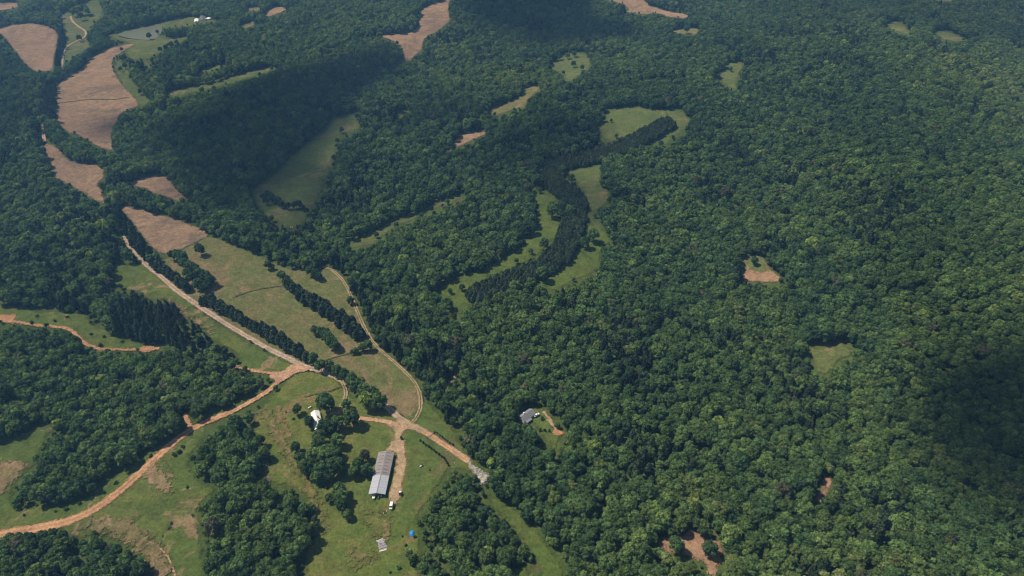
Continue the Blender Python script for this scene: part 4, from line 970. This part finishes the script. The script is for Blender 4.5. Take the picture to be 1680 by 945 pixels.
# fallen dead tree
w = unproj(433, 789, 0.5); e = empty('fallen_tree', (w[0], w[1], float(w[2])), .3); tag(e, 'fallen grey leafless tree heaped at the edge of the wood', 'dead tree')
b = MB(); b.tube((-5, 1, .5), (0, 0, .9), .42, .34, 8); b.tube((0, 0, .9), (4, -1.2, 1.2), .34, .14, 8); b.build('trunk', mt['dead'], e)
b = MB(); rr = random.Random(11)
for k in range(46):
    t_ = rr.uniform(-.3, 1); s = Vector((t_ * 4.2, -t_ * 1.1, .8)); d = Vector((rr.uniform(-.7, 1.2), rr.uniform(-1.2, 1.2), rr.uniform(-.05, .85))).normalized(); Lb = rr.uniform(1.8, 4.2)
    m_ = s + d * Lb * .5 + Vector((rr.uniform(-.3, .3), rr.uniform(-.3, .3), .1)); x = s + d * Lb; b.tube(s, m_, .13, .09, 5); b.tube(m_, x, .09, .03, 5)
    for _ in range(3):
        d2 = (d + Vector((rr.uniform(-.8, .8), rr.uniform(-.8, .8), rr.uniform(-.4, .6)))).normalized(); b.tube(m_, m_ + d2 * rr.uniform(.8, 1.8), .06, .02, 4)
b.build('branches', mt['dead'], e)
# gate and fences at the drive
def pts_on(s, step):
    p = P(s); w = unproj(p[:, 0], p[:, 1])[:, :2]; L = np.concatenate([[0], np.cumsum(np.hypot(*np.diff(w, axis=0).T))]); n = int(L[-1] / step) + 1
    q = np.linspace(0, L[-1], n); return [(float(np.interp(a, L, w[:, 0])), float(np.interp(a, L, w[:, 1]))) for a in q]
def fence(name, label, line, step=2.6, hh_=1.25):
    q = pts_on(line, step); o0 = Vector((q[0][0], q[0][1], float(hgt(*q[0])))); e = empty(name, o0); tag(e, label, 'fence')
    T = [Vector((x, y, float(hgt(x, y)))) - o0 for x, y in q]
    for p in T: MB().box(p.x - .08, p.x + .08, p.y - .08, p.y + .08, p.z - .3, p.z + hh_).build('post', mt['post'], e)
    b = MB()
    for a, c in zip(T[:-1], T[1:]):
        for z in (.45, .8, 1.1): b.tube(a + Vector((0, 0, z)), c + Vector((0, 0, z)), .045, .045, 5)
    b.build('rails', mt['post'], e)
fence('fence', 'dark rail fence along the wood side of the drive', '712.5,711 718,714.5 726,720.5 734,726.5 742,732 749,737')
fence('fence', 'dark rail fence along the barn side of the drive', '697,722 704,727 712,733 720,739 727,744.5 733,750 737,757 739,764')
q = [unproj(701, 719.5, .6), unproj(712, 711, .6)]; a, c = (Vector((x[0], x[1], float(x[2]) + .2)) for x in q)
e = empty('gate', a); tag(e, 'dark steel bar gate closed across the gravel drive', 'gate'); d = c - a; b = MB()
for z in (.35, .65, .95, 1.25): b.tube(Vector((0, 0, z)), d + Vector((0, 0, z)), .05, .05, 6)
for t_ in (.02, .33, .66, .98): b.tube(d * t_ + Vector((0, 0, .3)), d * t_ + Vector((0, 0, 1.3)), .05, .05, 6)
b.build('gate_leaf', mt['iron'], e)
for t_ in (-.03, 1.03): MB().tube(d * t_ - Vector((0, 0, .3)), d * t_ + Vector((0, 0, 1.6)), .14, .12, 8).build('post', mt['post'], e)
w = unproj(745.7, 761, .6); o = MB().box(-.14, .14, -.14, .14, -.3, 1.9).box(-.19, .19, -.19, .19, 1.9, 2.0).build('marker_post', mt['trim']); o.location = w; tag(o, 'short white post at the lower end of the drive fence', 'post')
# rocks of the creek crossing
for k, (u, v, r_) in enumerate(((768, 757, .9), (772, 762, .8), (776, 765, 1.0), (779, 769, .7), (783, 768, .8), (787, 771, 1.1), (796, 777, .9), (801, 781, 1.0), (786, 795, 1.2), (790, 794, .9), (784, 788, .8), (797, 788, .7), (781, 776, .9), (793, 783, .6), (775, 770, .8), (770, 766, .7))):
    rr = np.random.default_rng(k); d = rr.normal(size=(22, 3)); d /= np.linalg.norm(d, axis=1)[:, None]; w = unproj(u, v)
    import bmesh
    bm = bmesh.new()
    for x in d * np.array([1.2, .8, .5]) * r_ * rr.uniform(.85, 1.1, (22, 1)): bm.verts.new(x)
    bmesh.ops.convex_hull(bm, input=bm.verts); me = bpy.data.meshes.new('boulder'); bm.to_mesh(me); bm.free(); me.materials.append(mt['rock'])
    o = bpy.data.objects.new('boulder', me); COL.objects.link(o); o.location = (w[0], w[1], float(w[2]) + .3); o.rotation_euler = (0, 0, rr.uniform(0, 6)); tag(o, 'pale rock slab on the gravel at the end of the drive', 'rock', 'rocks on the creek gravel')

# ------------------------------------------------------------------ clouds overhead (they throw the large soft shadows)
CLZ = 1500.0
SHADE = [('640,72 662,104 605,138 572,168 548,205 515,240 485,268 455,300 440,330 418,360 370,350 332,350 292,322 262,290 248,250 268,212 330,185 380,150 420,130 480,105 560,85', .97),
         ('740,-60 742,8 760,32 800,48 850,72 900,78 960,72 1010,66 1042,50 1020,40 990,25 965,0 955,-60', .97),
         ('1760,520 1620,535 1545,570 1505,600 1475,645 1490,705 1525,760 1570,800 1625,832 1690,852 1760,850', .95),
         ('775,252 830,215 900,188 980,192 990,215 960,235 900,255 840,272 790,268', .7),
         ('-80,60 20,100 50,150 62,195 40,220 -80,220', .6), ('122,200 135,188 160,178 198,176 205,196 185,216 140,218', .95),
         ('470,275 520,250 560,240 600,250 560,300 520,345 470,372 410,362 430,310', .85), ('1330,-80 1400,15 1520,45 1620,72 1780,92 1780,-80', .5), ('875,300 940,285 1000,300 1010,335 960,345 900,325', .55), ('580,210 640,180 735,150 790,170 700,215 620,235', .45), ('1240,0 1300,-40 1500,-60 1460,10 1340,45 1262,60', .4)]  # second outline: added unseen cloud, its shadow stands in for top-right ridge shading
cx, cy = np.meshgrid(np.arange(-4200, 2400, 30.0), np.arange(-1400, 4200, 30.0))
k_ = CLZ / SUNV.z
gx_, gy_ = cx - SUNV.x * k_, cy - SUNV.y * k_           # where this bit of cloud throws its shadow on level ground
dn = np.zeros(cx.shape); gp = np.stack([gx_.ravel(), gy_.ravel()], -1)
for s, a_ in SHADE:
    p = chaikin(P(s), 1); w = unproj(p[:, 0], p[:, 1], 10.0); h0 = w[:, 2:3] + 10
    w = w[:, :2] - np.array([[SUNV.x, SUNV.y]]) * h0 / SUNV.z
    soft = 16 + 0.012 * np.hypot(*w.mean(0))
    dn = np.maximum(dn, a_ * sstep(-soft, soft, sdist(gp, w) + 14 * vnoise(gp[:, 0], gp[:, 1], 70, 6, 1)).reshape(cx.shape))
u_, v_, _d = proj(gp[:, 0], gp[:, 1], np.zeros(len(gp)))
outf = ((u_ < -250) | (u_ > 1930) | (v_ > 1150) | (v_ < -160) | (gp[:, 1] < 100)).reshape(cx.shape)
dn = np.maximum(dn, np.where(outf, 0.9 * sstep(.25, .6, vnoise(cx, cy, 420, 7, 3) + .3 * vnoise(cx, cy, 130, 1, 3)), 0))
nx, ny = cx.shape[1], cx.shape[0]
i = (np.arange(nx - 1)[None, :] + np.arange(ny - 1)[:, None] * nx).ravel()
Fc = np.stack([i, i + 1, i + nx + 1, i + nx], -1); dv_ = dn.ravel()
Fc = Fc[(dv_[Fc] > 0.004).any(1)]; used, inv = np.unique(Fc, return_inverse=True)
m, nt, out = newmat('cloud_vapour')
d = N(nt, 'BsdfDiffuse'); d.inputs['Color'].default_value = (.5, .52, .55, 1); tl = N(nt, 'BsdfTranslucent'); tl.inputs['Color'].default_value = (.25, .27, .3, 1)
ms = N(nt, 'MixShader'); nt.links.new(d.outputs[0], ms.inputs[1]); nt.links.new(tl.outputs[0], ms.inputs[2])
tr = N(nt, 'BsdfTransparent'); mx = N(nt, 'MixShader'); nt.links.new(attr(nt, 'vapour'), mx.inputs[0]); nt.links.new(tr.outputs[0], mx.inputs[1]); nt.links.new(ms.outputs[0], mx.inputs[2])
nt.links.new(mx.outputs[0], out.inputs[0])
V = np.column_stack([cx.ravel()[used], cy.ravel()[used], np.full(len(used), CLZ) + 20 * dv_[used]])
o = link_mesh('clouds', V.tolist(), inv.reshape(-1, 4).tolist(), m, smooth=True)
a = o.data.attributes.new('vapour', 'FLOAT', 'POINT'); a.data.foreach_set('value', dv_[used].astype(np.float32))
tag(o, kind='structure')

# ------------------------------------------------------------------ haze: real air in a box that holds the whole valley
HAZE = 1 / 5800.0
m, nt, out = newmat('haze_air')
vs = N(nt, 'VolumeScatter'); vs.inputs['Color'].default_value = (0.20, 0.48, 0.92, 1); vs.inputs['Density'].default_value = HAZE; vs.inputs['Anisotropy'].default_value = 0.15
nt.links.new(vs.outputs[0], out.inputs['Volume'])
o = MB().box(-6000, 6000, -1500, 8000, -400, 620).build('haze', m)
tag(o, 'thin bluish haze filling the valley air', 'haze', kind='stuff')

# ------------------------------------------------------------------ sky, sun, camera
w = bpy.data.worlds.new('World'); scene.world = w; w.use_nodes = True
nt = w.node_tree; bg = nt.nodes['Background']
sk = nt.nodes.new('ShaderNodeTexSky'); sk.sky_type = 'NISHITA'; sk.sun_disc = False; sk.sun_elevation = SUN_EL
sk.sun_rotation = math.atan2(SUNV.x, SUNV.y); sk.air_density = 1.2; sk.dust_density = 1.0
nt.links.new(sk.outputs[0], bg.inputs[0]); bg.inputs[1].default_value = 0.060
sl = bpy.data.lights.new('sun', 'SUN'); sl.energy = 5.0; sl.angle = math.radians(0.5); sl.color = (1.0, 0.95, 0.87)
so = bpy.data.objects.new('sun', sl); COL.objects.link(so); so.rotation_euler = (-SUNV).to_track_quat('-Z', 'Y').to_euler(); so.location = SUNV * 3000
cam = bpy.data.cameras.new('camera'); co = bpy.data.objects.new('camera', cam); COL.objects.link(co)
co.location = (0, 0, H); co.rotation_euler = (math.pi / 2 - PITCH, 0, 0)
cam.sensor_width = 36; cam.lens = F / 1680 * 36; cam.clip_start = 1; cam.clip_end = 60000
scene.camera = co
scene.view_settings.view_transform = 'Standard'; scene.view_settings.look = 'None'; scene.view_settings.exposure = 0
scene.cycles.max_bounces = 4; scene.cycles.diffuse_bounces = 2; scene.cycles.transparent_max_bounces = 8; scene.cycles.volume_bounces = 0
scene.cycles.transmission_bounces = 2
scene.cycles.filter_width = 1.15
